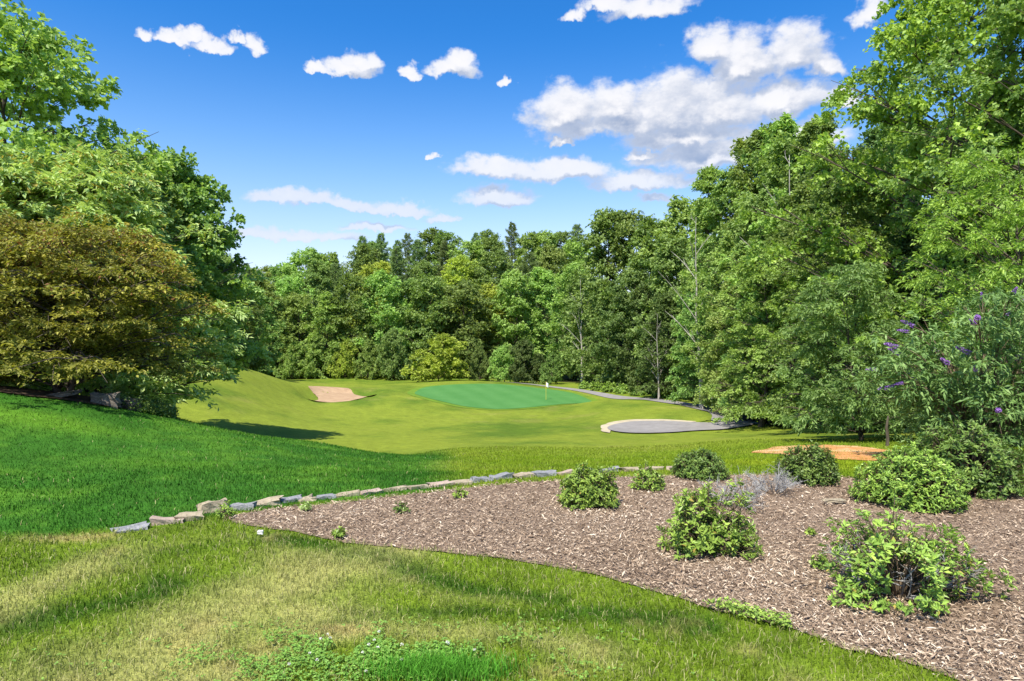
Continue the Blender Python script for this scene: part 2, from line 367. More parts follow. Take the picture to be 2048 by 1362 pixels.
def turf(x, y):
    x = np.asarray(x, float); y = np.asarray(y, float); r = np.hypot(x, y)
    wx = x + 0.9 * (fbm(x * 0.8, y * 0.8, 11) - 0.5); wy = y + 0.9 * (fbm(x * 0.8, y * 0.8, 12) - 0.5)
    n1 = fbm(wx * 0.7, wy * 0.7, 21); n2 = fbm(x * 2.6, y * 2.6, 31); n3 = fbm(x * 9, y * 9, 41, 2)
    green = np.array([0.185, 0.270, 0.022]); deep = np.array([0.050, 0.122, 0.008]); straw = np.array([0.450, 0.430, 0.165]); tan = np.array([0.46, 0.36, 0.16])
    lush = np.array([0.052, 0.172, 0.018]); lush2 = np.array([0.130, 0.290, 0.030])
    fair = np.array([0.255, 0.312, 0.040]); fair2 = np.array([0.118, 0.195, 0.022])
    slope = np.array([0.205, 0.300, 0.016])
    def mixc(a, b_, t): return a * (1 - t[..., None]) + b_ * t[..., None]
    # near lawn
    st = 0.95 * seg_w(wx, wy, [G(720, 1120), G(610, 1150), G(520, 1190), G(420, 1230), G(330, 1290), G(260, 1362)], 0.40) \
        + 0.95 * seg_w(wx, wy, [G(170, 1120), G(90, 1150), G(0, 1200), G(-100, 1260)], 0.34) \
        + 0.75 * seg_w(wx, wy, [G(600, 1230), G(760, 1255), G(950, 1290), G(1150, 1330)], 0.22) \
        + 0.5 * seg_w(wx, wy, [G(420, 1340), G(560, 1290), G(700, 1262)], 0.14) + 0.45 * blob(wx, wy, 1010, 1180, 0.7, 0.14) + 0.4 * blob(wx, wy, 620, 1115, 0.5, 0.12)
    dk = seg_w(wx, wy, [G(380, 1155), G(290, 1190), G(170, 1220), G(30, 1250)], 0.27) + 0.9 * seg_w(wx, wy, [G(500, 1085), G(660, 1115), G(860, 1150), G(1060, 1185)], 0.16) \
        + 0.8 * seg_w(wx, wy, [G(640, 1250), G(760, 1215), G(960, 1220), G(1180, 1225), G(1400, 1260)], 0.13) + 0.6 * blob(wx, wy, 300, 1110, 0.5, 0.14) + 0.5 * blob(wx, wy, 200, 1330, 0.5, 0.2)
    st = np.clip(st + (n1 - 0.52) * 1.5 + (n2 - 0.5) * 0.7, 0, 1); dk = np.clip(dk * 1.25 + (0.5 - n1) * 1.3 + (n2 - 0.5) * 0.9, 0, 1)
    near = mixc(green, deep, dk * 0.95)
    near = mixc(np.broadcast_to(near, x.shape + (3,)), straw, st * 0.88 * (1 - 0.6 * dk))
    near = mixc(near, tan, np.clip(blob(x, y, 690, 1262, 0.2, 0.06) + blob(x, y, 130, 1075, 0.4, 0.1) + 0.6 * blob(x, y, 210, 1068, 0.15, 0.06) + 0.6 * blob(x, y, 1120, 1350, 0.16, 0.06) + np.clip((n2 - 0.68) * 3, 0, 0.5), 0, 0.85))
    # lush upper lawn on the left
    lu = mixc(np.broadcast_to(lush, x.shape + (3,)), lush2, np.clip((n1 - 0.42) * 2.4 + (n2 - 0.5) * 1.8, 0, 1))
    lu = mixc(lu, np.array([0.14, 0.30, 0.025]), np.clip(blob(x, y, 80, 815, 1.6, 0.6, z=0.55) + 0.5 * blob(x, y, 330, 920, 1.2, 0.6), 0, 0.8))
    bs = behind_stones(x, y)
    lw = sstep(bs + 0.25 * (n2 - 0.5), -0.1, 0.25) * (1 - sstep(x - (-1.15 - 0.10 * (y - 9)) + 0.8 * (n1 - 0.5), -0.3, 0.9))
    sl = mixc(np.broadcast_to(slope, x.shape + (3,)), fair, np.clip((n1 - 0.4) * 1.8, 0, 1)); sl = mixc(sl, np.array([0.09, 0.19, 0.018]), np.clip((n2 - 0.5) * 1.6, 0, 0.6)); sl = mixc(sl, np.array([0.30, 0.37, 0.016]), np.clip(0.8 * np.exp(-((x - 5.5) / 2.6) ** 2 - ((y - 12.3) / 2.2) ** 2) + (n1 - 0.6), 0, 0.75))
    N1 = fbm(x * 0.10, y * 0.06, 51); N2 = fbm(x * 0.35, y * 0.2, 61)
    N3 = fbm(x * 0.9, y * 0.55, 66)
    fa = mixc(np.broadcast_to(fair, x.shape + (3,)), fair2, np.clip((N1 - 0.42) * 2.4 + (N2 - 0.5) * 1.4 + (N3 - 0.5) * 0.9, 0, 1))
    fa = mixc(fa, np.array([0.34, 0.33, 0.09]), np.clip((fbm(x * 0.22, y * 0.16, 68) - 0.60) * 3.0 + (N3 - 0.62) * 1.5, 0, 0.5))
    c = near
    c = mixc(c, sl, sstep(bs, -0.05, 0.2) * (1 - lw))
    c = mixc(c, lu, lw)
    c = mixc(c, fa, sstep(r + 6 * (N2 - 0.5), 19, 30))
    return c * 0.88 * (0.82 + 0.36 * n3[..., None])

# ------------------------------------------------------------------ ground sheet
def build_ground():
    rr = [0.6]
    while rr[-1] < 260: rr.append(rr[-1] * 1.017 + 0.01)
    while rr[-1] < 3000: rr.append(rr[-1] * 1.25)
    rr = np.array(rr)
    aa = np.concatenate([np.arange(-46, 46.01, 0.46), np.arange(50, 311, 5.0)]) * math.pi / 180
    A, RR = np.meshgrid(aa, rr)
    x = (RR * np.sin(A)).ravel(); y = (RR * np.cos(A)).ravel()
    z = hgt(x, y)
    V = np.c_[x, y, z]
    na, nr = len(aa), len(rr)
    i = np.arange(nr - 1)[:, None] * na; j = np.arange(na)[None]
    j2 = (j + 1) % na
    Q = np.stack([i + j, i + j2, i + na + j2, i + na + j], -1).reshape(-1, 4)[:, ::-1]
    c0 = len(V); V = np.r_[V, [[0, 0, h1(0, 0.001)]]]
    T = np.c_[np.arange(na), np.full(na, c0), (np.arange(na) + 1) % na][:, ::-1]
    vc = turf(V[:, 0], V[:, 1])
    # dark leaf litter under the woods
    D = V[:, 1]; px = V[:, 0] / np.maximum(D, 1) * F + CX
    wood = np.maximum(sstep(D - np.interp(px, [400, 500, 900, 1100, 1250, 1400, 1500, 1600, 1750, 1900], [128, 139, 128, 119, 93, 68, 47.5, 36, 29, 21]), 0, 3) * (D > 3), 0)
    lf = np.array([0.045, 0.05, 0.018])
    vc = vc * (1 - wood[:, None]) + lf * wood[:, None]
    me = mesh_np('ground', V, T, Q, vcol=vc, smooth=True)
    m, n = mat_new('turf')
    geo = n.node('ShaderNodeNewGeometry')
    f1, _ = n.noise(geo.outputs['Position'], 60.0, 3, 0.7)
    f2, _ = n.noise(geo.outputs['Position'], 2.2, 5, 0.7)
    f3, _ = n.noise(geo.outputs['Position'], 12.0, 4, 0.7)
    col = n.mix(1.0, attr(n, 'Col', 'Color'), n.ramp(f2, [(0.25, (0.72, 0.74, 0.70)), (0.75, (1.22, 1.18, 1.2))]), 'MULTIPLY')
    col = n.mix(1.0, col, n.ramp(f3, [(0.25, (0.7, 0.74, 0.6)), (0.75, (1.22, 1.2, 1.2))]), 'MULTIPLY')
    col = n.mix(1.0, col, n.ramp(f1, [(0.3, (0.6, 0.64, 0.5)), (0.7, (1.15, 1.15, 1.1))]), 'MULTIPLY')
    hsum = n.math('ADD', n.math('MULTIPLY', f1, 0.25), n.math('ADD', f3, f2))
    finish(n, principled(n, col, 0.9, 0.1, bump(n, hsum, 0.6, 0.08)))
    o = add('ground', me, m); o['kind'] = 'structure'
    return o
build_ground()

def inside(poly, x, y):
    poly = np.asarray(poly); x = np.asarray(x); y = np.asarray(y); c = np.zeros(x.shape, bool)
    xj, yj = poly[-1]
    for xi, yi in poly:
        k = ((yi > y) != (yj > y)) & (x < (xj - xi) * (y - yi) / (yj - yi + 1e-12) + xi)
        c ^= k; xj, yj = xi, yi
    return c
def smooth_poly(pts, closed=True, it=2):
    p = np.asarray(pts, float)
    for _ in range(it):
        q = np.roll(p, -1, 0)
        if closed: p = np.stack([0.75 * p + 0.25 * q, 0.25 * p + 0.75 * q], 1).reshape(-1, 2)
        else:
            a, c = p[:-1], p[1:]
            p = np.r_[p[:1], np.stack([0.75 * a + 0.25 * c, 0.25 * a + 0.75 * c], 1).reshape(-1, 2), p[-1:]]
    return p
def sheet(name, poly, off, step, mat, vcol=None, rough_edge=0.0, seed=1, crown=0.0):
    poly = np.asarray(poly, float)
    # resample the boundary
    out = []
    for a, c in zip(poly, np.roll(poly, -1, 0)):
        k = max(1, int(np.hypot(*(c - a)) / step))
        for t in range(k): out.append(a + (c - a) * t / k)
    bd = np.array(out)
    if rough_edge:
        bd = bd + rough_edge * 2 * np.stack([fbm(bd[:, 0] / rough_edge / 3, bd[:, 1] / rough_edge / 3, seed, 3) - .5, fbm(bd[:, 0] / rough_edge / 3, bd[:, 1] / rough_edge / 3, seed + 7, 3) - .5], 1)
    gx, gy = np.meshgrid(np.arange(bd[:, 0].min(), bd[:, 0].max(), step), np.arange(bd[:, 1].min(), bd[:, 1].max(), step))
    gx, gy = gx.ravel(), gy.ravel(); k = inside(bd, gx, gy); gp = np.c_[gx[k], gy[k]]
    nb = len(bd)
    res = delaunay_2d_cdt([Vector(p) for p in np.r_[bd, gp]], [], [list(range(nb))], 1, 1e-5)
    v2 = np.array([tuple(v) for v in res[0]])
    z = hgt(v2[:, 0], v2[:, 1]) + off
    faces = [f for f in res[2]]
    me = bpy.data.meshes.new(name); me.from_pydata(np.c_[v2, z].tolist(), [], faces)
    me.polygons.foreach_set('use_smooth', np.ones(len(me.polygons), bool)); me.update()
    # make faces point up
    if len(me.polygons) and me.polygons[0].normal.z < 0: me.flip_normals()
    o = add(name, me, mat); o['kind'] = 'structure'
    return o, bd

def simple_mat(name, c0, c1, scale, rough=0.9, bs=0.4, bd=0.02, spec=0.1, c2=None, scale2=None):
    m, n = mat_new(name)
    geo = n.node('ShaderNodeNewGeometry')
    f, _ = n.noise(geo.outputs['Position'], scale, 6, 0.65)
    col = n.ramp(f, [(0.3, c0), (0.7, c1)])
    if c2:
        f2, _ = n.noise(geo.outputs['Position'], scale2, 4, 0.6)
        col = n.mix(n.smooth(f2, 0.45, 0.65), col, (*c2, 1))
    finish(n, principled(n, col, rough, spec, bump(n, f, bs, bd))); return m

def green_mat():
    m, n = mat_new('putting_turf'); geo = n.node('ShaderNodeNewGeometry')
    f, _ = n.noise(geo.outputs['Position'], 0.35, 5, 0.6); g, _ = n.noise(geo.outputs['Position'], 3.0, 4, 0.6)
    sp = n.node('ShaderNodeSeparateXYZ'); n.l.new(geo.outputs['Position'], sp.inputs[0])
    st = n.math('SINE', n.math('ADD', n.math('MULTIPLY', n.math('ADD', sp.outputs[0], n.math('MULTIPLY', sp.outputs[1], 0.35)), 1.9), n.math('MULTIPLY', f, 1.5)))
    k = n.math('ADD', n.math('MULTIPLY_ADD', st, 0.045, 0.25), n.math('ADD', n.math('MULTIPLY', f, 0.30), n.math('MULTIPLY', g, 0.22)))
    finish(n, principled(n, n.ramp(k, [(0.2, (0.036, 0.145, 0.026)), (0.8, (0.105, 0.250, 0.075))]), 0.85, 0.1, bump(n, g, 0.1, 0.03))); return m
M['green'] = green_mat()
M['fringe'] = simple_mat('fringe_turf', (0.095, 0.175, 0.018), (0.145, 0.235, 0.024), 1.2, bs=0.1)
M['sand'] = simple_mat('sand', (0.31, 0.205, 0.125), (0.43, 0.30, 0.19), 1.1, bs=0.3, bd=0.05)
M['sand_pale'] = simple_mat('sand_pale', (0.36, 0.30, 0.20), (0.52, 0.45, 0.33), 2.0, bs=0.3, bd=0.05)
M['path'] = simple_mat('asphalt_path', (0.20, 0.185, 0.182), (0.27, 0.255, 0.25), 1.5, bs=0.2)
M['clay'] = simple_mat('red_clay', (0.38, 0.16, 0.05), (0.60, 0.30, 0.12), 3.0, bs=0.5, c2=(0.60, 0.40, 0.22), scale2=1.3)
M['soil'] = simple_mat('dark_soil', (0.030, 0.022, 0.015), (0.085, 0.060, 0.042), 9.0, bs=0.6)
M['mulch'] = simple_mat('mulch_base', (0.12, 0.082, 0.056), (0.34, 0.25, 0.18), 34.0, bs=0.9, bd=0.02)

def pp(*pts): return [(X(px, D), D) for px, D in pts]
GREEN = smooth_poly(pp((826, 87), (850, 93.5), (930, 97), (1005, 98.5), (1075, 95), (1140, 89), (1180, 82), (1188, 78), (1150, 74.5), (1080, 72.5), (1000, 71.5), (930, 73), (870, 78), (836, 83)))
FR = np.array(GREEN); cgr = FR.mean(0); FR = cgr + (FR - cgr) * 1.09
sheet('green_fringe', FR, 0.03, 1.0, M['fringe'])
sheet('putting_green', GREEN, 0.06, 1.0, M['green'])
BUNK = smooth_poly(pp((606, 79.5), (640, 82), (628, 86.5), (612, 88), (640, 92), (680, 93), (705, 91), (714, 87.0), (750, 84.2), (756, 82.4), (720, 80.5), (680, 79.5), (640, 78.6)))
sheet('sand_bunker', BUNK, 0.11, 0.35, M['sand'], rough_edge=0.2)
PATH_L = smooth_poly(pp((985, 113), (1060, 105), (1130, 96), (1200, 87), (1270, 78), (1330, 70.5), (1400, 63), (1450, 55), (1475, 48.5), (1470, 44.5)), closed=False)
def ribbon(c, w):
    c = np.asarray(c); t = np.gradient(c, axis=0); t = unit(t); nn = np.c_[-t[:, 1], t[:, 0]]
    w = np.asarray(w)[:, None] if np.ndim(w) else w
    return np.r_[c + nn * w, (c - nn * w)[::-1]]
wv = np.interp(np.arange(len(PATH_L)), [0, len(PATH_L) * .45, len(PATH_L) * .62, len(PATH_L) - 1], [0.8, 1.0, 2.0, 1.5])
sheet('cart_path', ribbon(PATH_L, wv), 0.05, 0.7, M['path'])
TURN = smooth_poly(pp((1212, 43.2), (1222, 44.8), (1260, 46.0), (1320, 45.5), (1380, 44.3), (1440, 44.2), (1475, 45.6), (1508, 44.2), (1505, 42.6), (1450, 41.4), (1400, 40.8), (1330, 39.6), (1260, 39.6), (1225, 41.4)))
sheet('cart_turnaround', TURN, 0.075, 0.5, M['path'])
SANDR = smooth_poly(pp((1200, 43.0), (1206, 45.6), (1228, 47.0), (1270, 47.2), (1330, 46.3), (1385, 45.0), (1400, 44.6), (1300, 44.4), (1230, 43.6), (1215, 40.4), (1235, 39.3), (1208, 40.8)))
sheet('sand_verge', SANDR, 0.05, 0.5, M['sand_pale'], rough_edge=0.3)
CLAY = smooth_poly([(X(1485, 16.4), 16.4), (X(1550, 19.0), 19.0), (X(1640, 19.2), 19.2), (X(1720, 17.8), 17.8), (X(1790, 16.0), 16.0), (X(1840, 14.4), 14.4), (X(1800, 12.9), 12.9), (X(1720, 12.9), 12.9), (X(1640, 13.9), 13.9), (X(1560, 14.9), 14.9)])
_cc = np.array(CLAY).mean(0); CLAY_IN = _cc + (np.array(CLAY) - _cc) * 0.72
sheet('bare_clay', CLAY, 0.015, 0.12, M['clay'], rough_edge=0.5)
BED = [G(462, 1043), G(520, 1050), G(585, 1060), G(695, 1082), G(842, 1101), G(1013, 1117), G(1200, 1153), G(1366, 1203), G(1448, 1228), G(1573, 1257), G(1697, 1303), G(1780, 1319), G(1920, 1362), G(2100, 1420), (4.2, 3.0), (6.5, 3.2), (8.6, 7.0), (9.6, 9.4),
       (X(2010, 10.2), 10.2), (X(1900, 10.4), 10.4), (X(1830, 10.0), 10.0), G(1800, 952), G(1600, 940), G(1400, 941), G(1280, 944), G(1150, 950), G(1060, 956), G(950, 966), G(850, 978), G(720, 992), G(600, 1004), G(500, 1019), G(455, 1030)]
bed_o, BEDP = sheet('mulch_bed', BED, 0.010, 0.07, M['mulch'], rough_edge=0.05)
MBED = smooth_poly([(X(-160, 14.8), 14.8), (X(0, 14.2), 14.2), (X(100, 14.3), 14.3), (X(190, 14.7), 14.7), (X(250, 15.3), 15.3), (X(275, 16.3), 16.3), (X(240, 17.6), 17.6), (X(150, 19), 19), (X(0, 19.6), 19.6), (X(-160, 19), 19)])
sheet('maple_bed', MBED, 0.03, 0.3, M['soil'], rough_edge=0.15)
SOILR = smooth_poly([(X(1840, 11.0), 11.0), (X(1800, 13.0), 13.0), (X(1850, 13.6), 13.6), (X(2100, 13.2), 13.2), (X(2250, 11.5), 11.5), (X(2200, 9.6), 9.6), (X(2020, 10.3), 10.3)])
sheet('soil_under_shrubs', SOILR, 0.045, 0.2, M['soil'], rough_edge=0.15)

# ------------------------------------------------------------------ tubes and leaves
class Tubes:
    def __init__(s): s.V = []; s.Q = []; s.T = []; s.n = 0
    def add(s, pts, rad, k=6):
        pts = np.asarray(pts, float); m = len(pts)
        rad = np.asarray(rad, float) * np.ones(m)
        t = unit(np.gradient(pts, axis=0))
        ref = np.where(np.abs(t[:, 2:3]) > 0.9, np.array([[1., 0, 0]]), np.array([[0, 0, 1.]]))
        u = unit(np.cross(ref, t)); v = np.cross(t, u)
        a = np.arange(k) * 2 * math.pi / k
        ring = pts[:, None] + rad[:, None, None] * (u[:, None] * np.cos(a)[None, :, None] + v[:, None] * np.sin(a)[None, :, None])
        s.V.append(ring.reshape(-1, 3))
        i = np.arange(m - 1)[:, None] * k + s.n; j = np.arange(k)[None]; j2 = (j + 1) % k
        s.Q.append(np.stack([i + j, i + j2, i + k + j2, i + k + j], -1).reshape(-1, 4))
        s.V.append(pts[-1:] + t[-1:] * rad[-1]); tip = s.n + m * k; l = s.n + (m - 1) * k
        s.T.append(np.c_[l + np.arange(k), l + (np.arange(k) + 1) % k, np.full(k, tip)])
        s.n += m * k + 1
    def mesh(s, name, smooth=True):
        return mesh_np(name, np.concatenate(s.V), np.concatenate(s.T), np.concatenate(s.Q), smooth=smooth)

def curve3(a, b_, c, k=6):
    t = np.linspace(0, 1, k)[:, None]
    return (1 - t) ** 2 * np.asarray(a) + 2 * t * (1 - t) * np.asarray(b_) + t * t * np.asarray(c)

def leaf_mesh(name, pos, nrm, axis, L, Wd, tint, fold=0.12, droop=0.0):
    """folded diamond leaves, one quad each"""
    N = len(pos); nrm = unit(nrm); axis = unit(axis - nrm * (axis * nrm).sum(-1, keepdims=True)); side = np.cross(nrm, axis)
    L = np.asarray(L)[:, None]; Wd = np.asarray(Wd)[:, None]
    V = np.empty((N, 4, 3), np.float32)
    V[:, 0] = pos
    V[:, 1] = pos + axis * L * 0.45 + side * Wd * 0.5 + nrm * L * fold
    V[:, 2] = pos + axis * L - nrm * L * droop
    V[:, 3] = pos + axis * L * 0.45 - side * Wd * 0.5 + nrm * L * fold
    Q = np.arange(N * 4).reshape(-1, 4)
    return mesh_np(name, V.reshape(-1, 3), None, Q, face_attr=tint)

PROF = {
    'oval': lambda t: np.sin(np.pi * np.clip(0.16 + 0.80 * t, 0, 1)) ** 0.75,
    'tall': lambda t: np.clip(0.75 + 0.25 * np.sin(np.pi * (t * 1.1)), 0, 1) * np.sqrt(np.clip(1.03 - t ** 2.2, 0, 1)),
    'dome': lambda t: np.sqrt(np.clip(1.02 - t ** 2, 0, 1)),
    'cone': lambda t: np.clip(1.05 - t, 0.04, 1) ** 0.8,
}
def spray_leaves(rng, C, RC, twigs, lpt, lsize, ratio, flat=0.75, droop=0.15, up=0.7, out=None, hang=0.0):
    """leafy twigs round clump centres C with radii RC; returns leaf arrays"""
    n = len(C)
    ci = np.repeat(np.arange(n), twigs)
    u = rng.normal(size=(len(ci), 3)); u = unit(u)
    u[:, 2] = np.where(u[:, 2] < 0, u[:, 2] * 0.45, u[:, 2])
    if out is not None: u = u + 0.55 * out[ci]
    u[:, 2] *= flat; u = unit(u)
    tl = RC[ci] * rng.uniform(0.65, 1.25, len(ci))
    ti = np.repeat(np.arange(len(ci)), lpt)
    t = rng.uniform(0.25, 1.0, len(ti)) ** 0.8
    base = C[ci][ti] + u[ti] * (tl[ti] * t)[:, None]
    base[:, 2] -= droop * tl[ti] * t * t
    pos = base + rng.normal(size=base.shape) * (0.05 * RC[ci][ti])[:, None]
    rnd = unit(rng.normal(size=base.shape))
    ax = u[ti] * 0.8 + rnd * 0.9; ax[:, 2] -= hang
    nr = rnd[:, ::-1] * 0.75 + np.array([0, 0, up]) + u[ti] * 0.25
    L = lsize * rng.uniform(0.65, 1.3, len(ti)); Wd = L * ratio * rng.uniform(0.8, 1.2, len(ti))
    ctint = rng.uniform(-0.18, 0.18, n)
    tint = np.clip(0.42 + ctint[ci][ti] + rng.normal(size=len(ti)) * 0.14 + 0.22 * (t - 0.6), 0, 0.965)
    return pos, nr, ax, L, Wd, tint

PROTOS = {}
def tree_meshes(key, seed, H, Rr, cb, prof, limbs, per, crad, twigs, lpt, lsize, ratio=0.62, flat=0.75, droop=0.15, up=0.7,
                trunk_r=None, lean=(0, 0), rise=0.55, stems=1, accent=0.0, hang=0.0, jag=0.25, kill=0.0, spread=0.35, bare=False):
    """trunk with limbs + crown of leafy twigs; stored as a pair of meshes"""
    rng = np.random.default_rng(seed); tb = Tubes()
    trunk_r = trunk_r or H * 0.014
    C, RC, OUT = [], [], []
    for s in range(stems):
        sa = rng.uniform(0, 6.28); so_ = (0 if stems == 1 else Rr * 0.30)
        wob = np.cumsum(rng.normal(size=(9, 2)) * H * 0.008, 0)
        tz = np.linspace(0, H * 0.96, 9)
        tp = np.c_[wob[:, 0] + lean[0] * tz / H + so_ * math.cos(sa + s * 2.1) * (tz / H) ** 0.7, wob[:, 1] + lean[1] * tz / H + so_ * math.sin(sa + s * 2.1) * (tz / H) ** 0.7, tz]
        tp[0, :2] *= 0.2; tp[0, 2] = -0.35
        tr = trunk_r * (1 - 0.93 * (tz / (H * 0.96)) ** 0.8) * (1.0 if stems == 1 else 0.6); tr[0] *= 1.5
        tb.add(tp, tr, 8)
        nl = limbs // stems
        for i in range(nl):
            t = (i + rng.uniform(0.1, 0.9)) / nl
            hgt_ = cb + (H * 0.985 - cb) * t
            az = i * 2.399 + rng.uniform(-0.5, 0.5) + s
            r_ = Rr * float(PROF[prof](t)) * (1 + rng.uniform(-jag, jag))
            hs = max(0.12 * H if cb > 0.1 * H else 0.05 * H, hgt_ - r_ * rise * rng.uniform(0.8, 1.3))
            hs = min(hs, H * 0.93)
            ct = np.array([np.interp(hs, tz, tp[:, 0]), np.interp(hs, tz, tp[:, 1]), hs])
            e = ct + np.array([math.cos(az) * r_, math.sin(az) * r_, hgt_ - hs])
            md = ct * 0.45 + e * 0.55 + np.array([0, 0, 0.12 * r_ * (1 if rise > 0.2 else 2.2)])
            lp = curve3(ct, md, e, 6)
            r0 = 0.6 * min(trunk_r * 0.5, 0.02 * r_ + 0.008 * H * 0.5) * (1 - 0.5 * t)
            tb.add(lp, np.linspace(r0, r0 * 0.18, 6), 5)
            side = np.array([-math.sin(az), math.cos(az), 0])
            for k in range(per):
                s_ = 0.42 + 0.62 * (k + rng.uniform(0, 0.8)) / per
                q = lp[min(5, int(s_ * 5))] + side * rng.uniform(-1, 1) * spread * r_ * (0.4 + 0.6 * s_) + np.array([0, 0, rng.uniform(-0.5, 0.6)]) * crad
                if rng.random() < kill: continue
                tb.add(np.array([lp[max(1, min(4, int(s_ * 5) - 1))], (lp[min(5, int(s_ * 5))] + q) / 2 + np.array([0, 0, 0.05 * r_]), q]), np.array([r0 * 0.35, r0 * 0.22, r0 * 0.08]) + 0.004, 4)
                C.append(q); RC.append(crad * rng.uniform(0.65, 1.3)); OUT.append([math.cos(az), math.sin(az), 0.35])
        if not bare:
            C.append(tp[-1] + [0, 0, 0.0]); RC.append(crad * 0.8); OUT.append([0, 0, 1.0])
    tm = tb.mesh(key + '_trunk')
    cm = None
    if not bare:
        C, RC, OUT = np.array(C), np.array(RC), np.array(OUT)
        pos, nr, ax, L, Wd, tint = spray_leaves(rng, C, RC, twigs, lpt, lsize, ratio, flat, droop, up, OUT, hang)
        keep = pos[:, 2] > 0.10
        pos, nr, ax, L, Wd, tint = pos[keep], nr[keep], ax[keep], L[keep], Wd[keep], tint[keep]
        if accent: 
            hi = pos[:, 2] + np.hypot(pos[:, 0], pos[:, 1]) * 0.3
            tint[rng.random(len(tint)) < accent * sstep(hi, np.percentile(hi, 40), np.percentile(hi, 95)) * 1.6] = 1.0
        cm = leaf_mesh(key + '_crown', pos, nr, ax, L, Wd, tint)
    PROTOS[key] = (tm, cm, H)
    return PROTOS[key]

def pine_meshes(key, seed, H, Rr):
    Rr = Rr * 1.12
    rng = np.random.default_rng(seed); tb = Tubes()
    tz = np.linspace(0, H, 8); tz[0] = -0.3
    tb.add(np.c_[np.cumsum(rng.normal(size=(8, 2)) * 0.08, 0), tz], np.linspace(H * 0.013, 0.03, 8), 6)
    B, DI, SC_, TT = [], [], [], []
    nb_ = 120
    for k in range(nb_):
        t = (k + rng.random()) / nb_; h = H * (0.12 + 0.87 * t); a = k * 2.399 + rng.uniform(-0.5, 0.5)
        l = max(0.4, Rr * (1.04 - t) ** 0.62 * rng.uniform(0.5, 1.2) * (0.75 + 0.25 * math.sin(t * 23 + seed)))
        s0 = np.array([0, 0, h]); dirn = np.array([math.cos(a), math.sin(a), 0])
        e = s0 + dirn * l + np.array([0, 0, l * rng.uniform(0.05, 0.5) + 0.3 * t])
        md = (s0 + e) / 2 - np.array([0, 0, 0.10 * l]); tb.add(curve3(s0, md, e, 5), np.linspace(0.05, 0.012, 5) * (1 - 0.6 * t), 4)
        cv = curve3(s0, md, e, 41); nt = int(8 + 8 * l)
        for q in range(nt):
            s_ = 0.3 + 0.7 * (q + rng.random()) / nt; sd_ = np.array([-math.sin(a), math.cos(a), 0]) * rng.choice([-1, 1])
            td = unit(dirn * 0.8 + sd_ * rng.uniform(0.1, 1.0) + np.array([0, 0, rng.uniform(0.15, 0.8)]))
            B.append(cv[int(s_ * 40)] + sd_ * rng.uniform(0, 0.28) * l * (1.15 - s_) + td * rng.uniform(0, 0.3)); DI.append(td); SC_.append(1.0); TT.append(rng.normal() * 0.1 + 0.25 * (s_ - 0.6))
    B, DI, TT = np.array(B), np.array(DI), np.array(TT); m = 6; ii = np.repeat(np.arange(len(B)), m)
    rv = unit(rng.normal(size=(len(ii), 3)))
    pos = B[ii] + rv * 0.10; ax = DI[ii] + rv * 0.55; nr = rv[:, ::-1] + np.array([0, 0, 0.8])
    L = rng.uniform(0.38, 0.75, len(ii)); Wd = rng.uniform(0.08, 0.13, len(ii))
    tint = np.clip(0.45 + TT[ii] + rng.normal(size=len(ii)) * 0.14, 0, 0.96)
    PROTOS[key] = (tb.mesh(key + '_trunk'), leaf_mesh(key + '_crown', pos, nr, ax, L, Wd, tint, 0.05), H)

SHADE = {'oak': 'mid green', 'poplar': 'fresh green', 'yellow': 'yellow-green', 'dark': 'dark green', 'fresh': 'bright green'}
FORM = {'far_a': 'oval', 'far_b': 'broad', 'far_c': 'upright', 'far_d': 'domed', 'mid_a': 'upright', 'mid_b': 'oval', 'mid_c': 'low spreading', 'mid_d': 'pointed', 'far_bush': 'rounded'}
def plant(key, name, x, y, label, cat='tree', group=None, mat='oak', bark='bark', H=None, wide=1.0, rz=0.0, z=None, sink=0.05):
    tm, cm, h0 = PROTOS[key]
    s = (H / h0) if H else 1.0
    root = empty(name, (x, y, (h1(x, y) if z is None else z) - sink), rz, (s * wide, s * wide, s))
    if not tm.materials: tm.materials.append(M['bark'])
    a = add('trunk', tm, None, root); a.material_slots[0].link = 'OBJECT'; a.material_slots[0].material = M[bark]
    if cm is not None:
        if not cm.materials: cm.materials.append(M['oak'])
        c = add('crown', cm, None, root); c.material_slots[0].link = 'OBJECT'; c.material_slots[0].material = M[mat]
    tag(root, label, cat, group)
    return root

# far trees: leaf clumps of about 0.35 m, one or two pixels
tree_meshes('far_a', 1, 22, 5.4, 1.0, 'oval', 34, 5, 1.45, 15, 9, 0.44, jag=0.3)
tree_meshes('far_b', 2, 21, 6.2, 1.0, 'oval', 36, 5, 1.55, 15, 9, 0.44, jag=0.25)
tree_meshes('far_c', 3, 22, 5.0, 1.5, 'tall', 34, 5, 1.40, 15, 9, 0.44, jag=0.35)
tree_meshes('far_d', 4, 19, 6.4, 0.8, 'dome', 36, 5, 1.5, 15, 9, 0.44, jag=0.25)
tree_meshes('far_bush', 5, 8.5, 5.6, 0.5, 'dome', 34, 5, 0.95, 13, 9, 0.38, stems=2)
for i in range(3): pine_meshes('pine_%s' % 'abc'[i], 20 + i, 23, 4.6 + 0.4 * i)
# nearer wood trees
tree_meshes('mid_a', 11, 20, 4.4, 0.8, 'tall', 56, 5, 0.85, 14, 11, 0.25)
tree_meshes('mid_b', 12, 19, 4.8, 0.6, 'oval', 58, 5, 0.90, 14, 11, 0.25)
tree_meshes('mid_c', 13, 13, 3.8, 0.4, 'dome', 50, 5, 0.75, 14, 11, 0.22, flat=0.5, droop=0.3, rise=0.2)
tree_meshes('mid_d', 14, 21, 4.0, 1.0, 'cone', 54, 5, 0.80, 13, 11, 0.24, rise=0.8, jag=0.4)
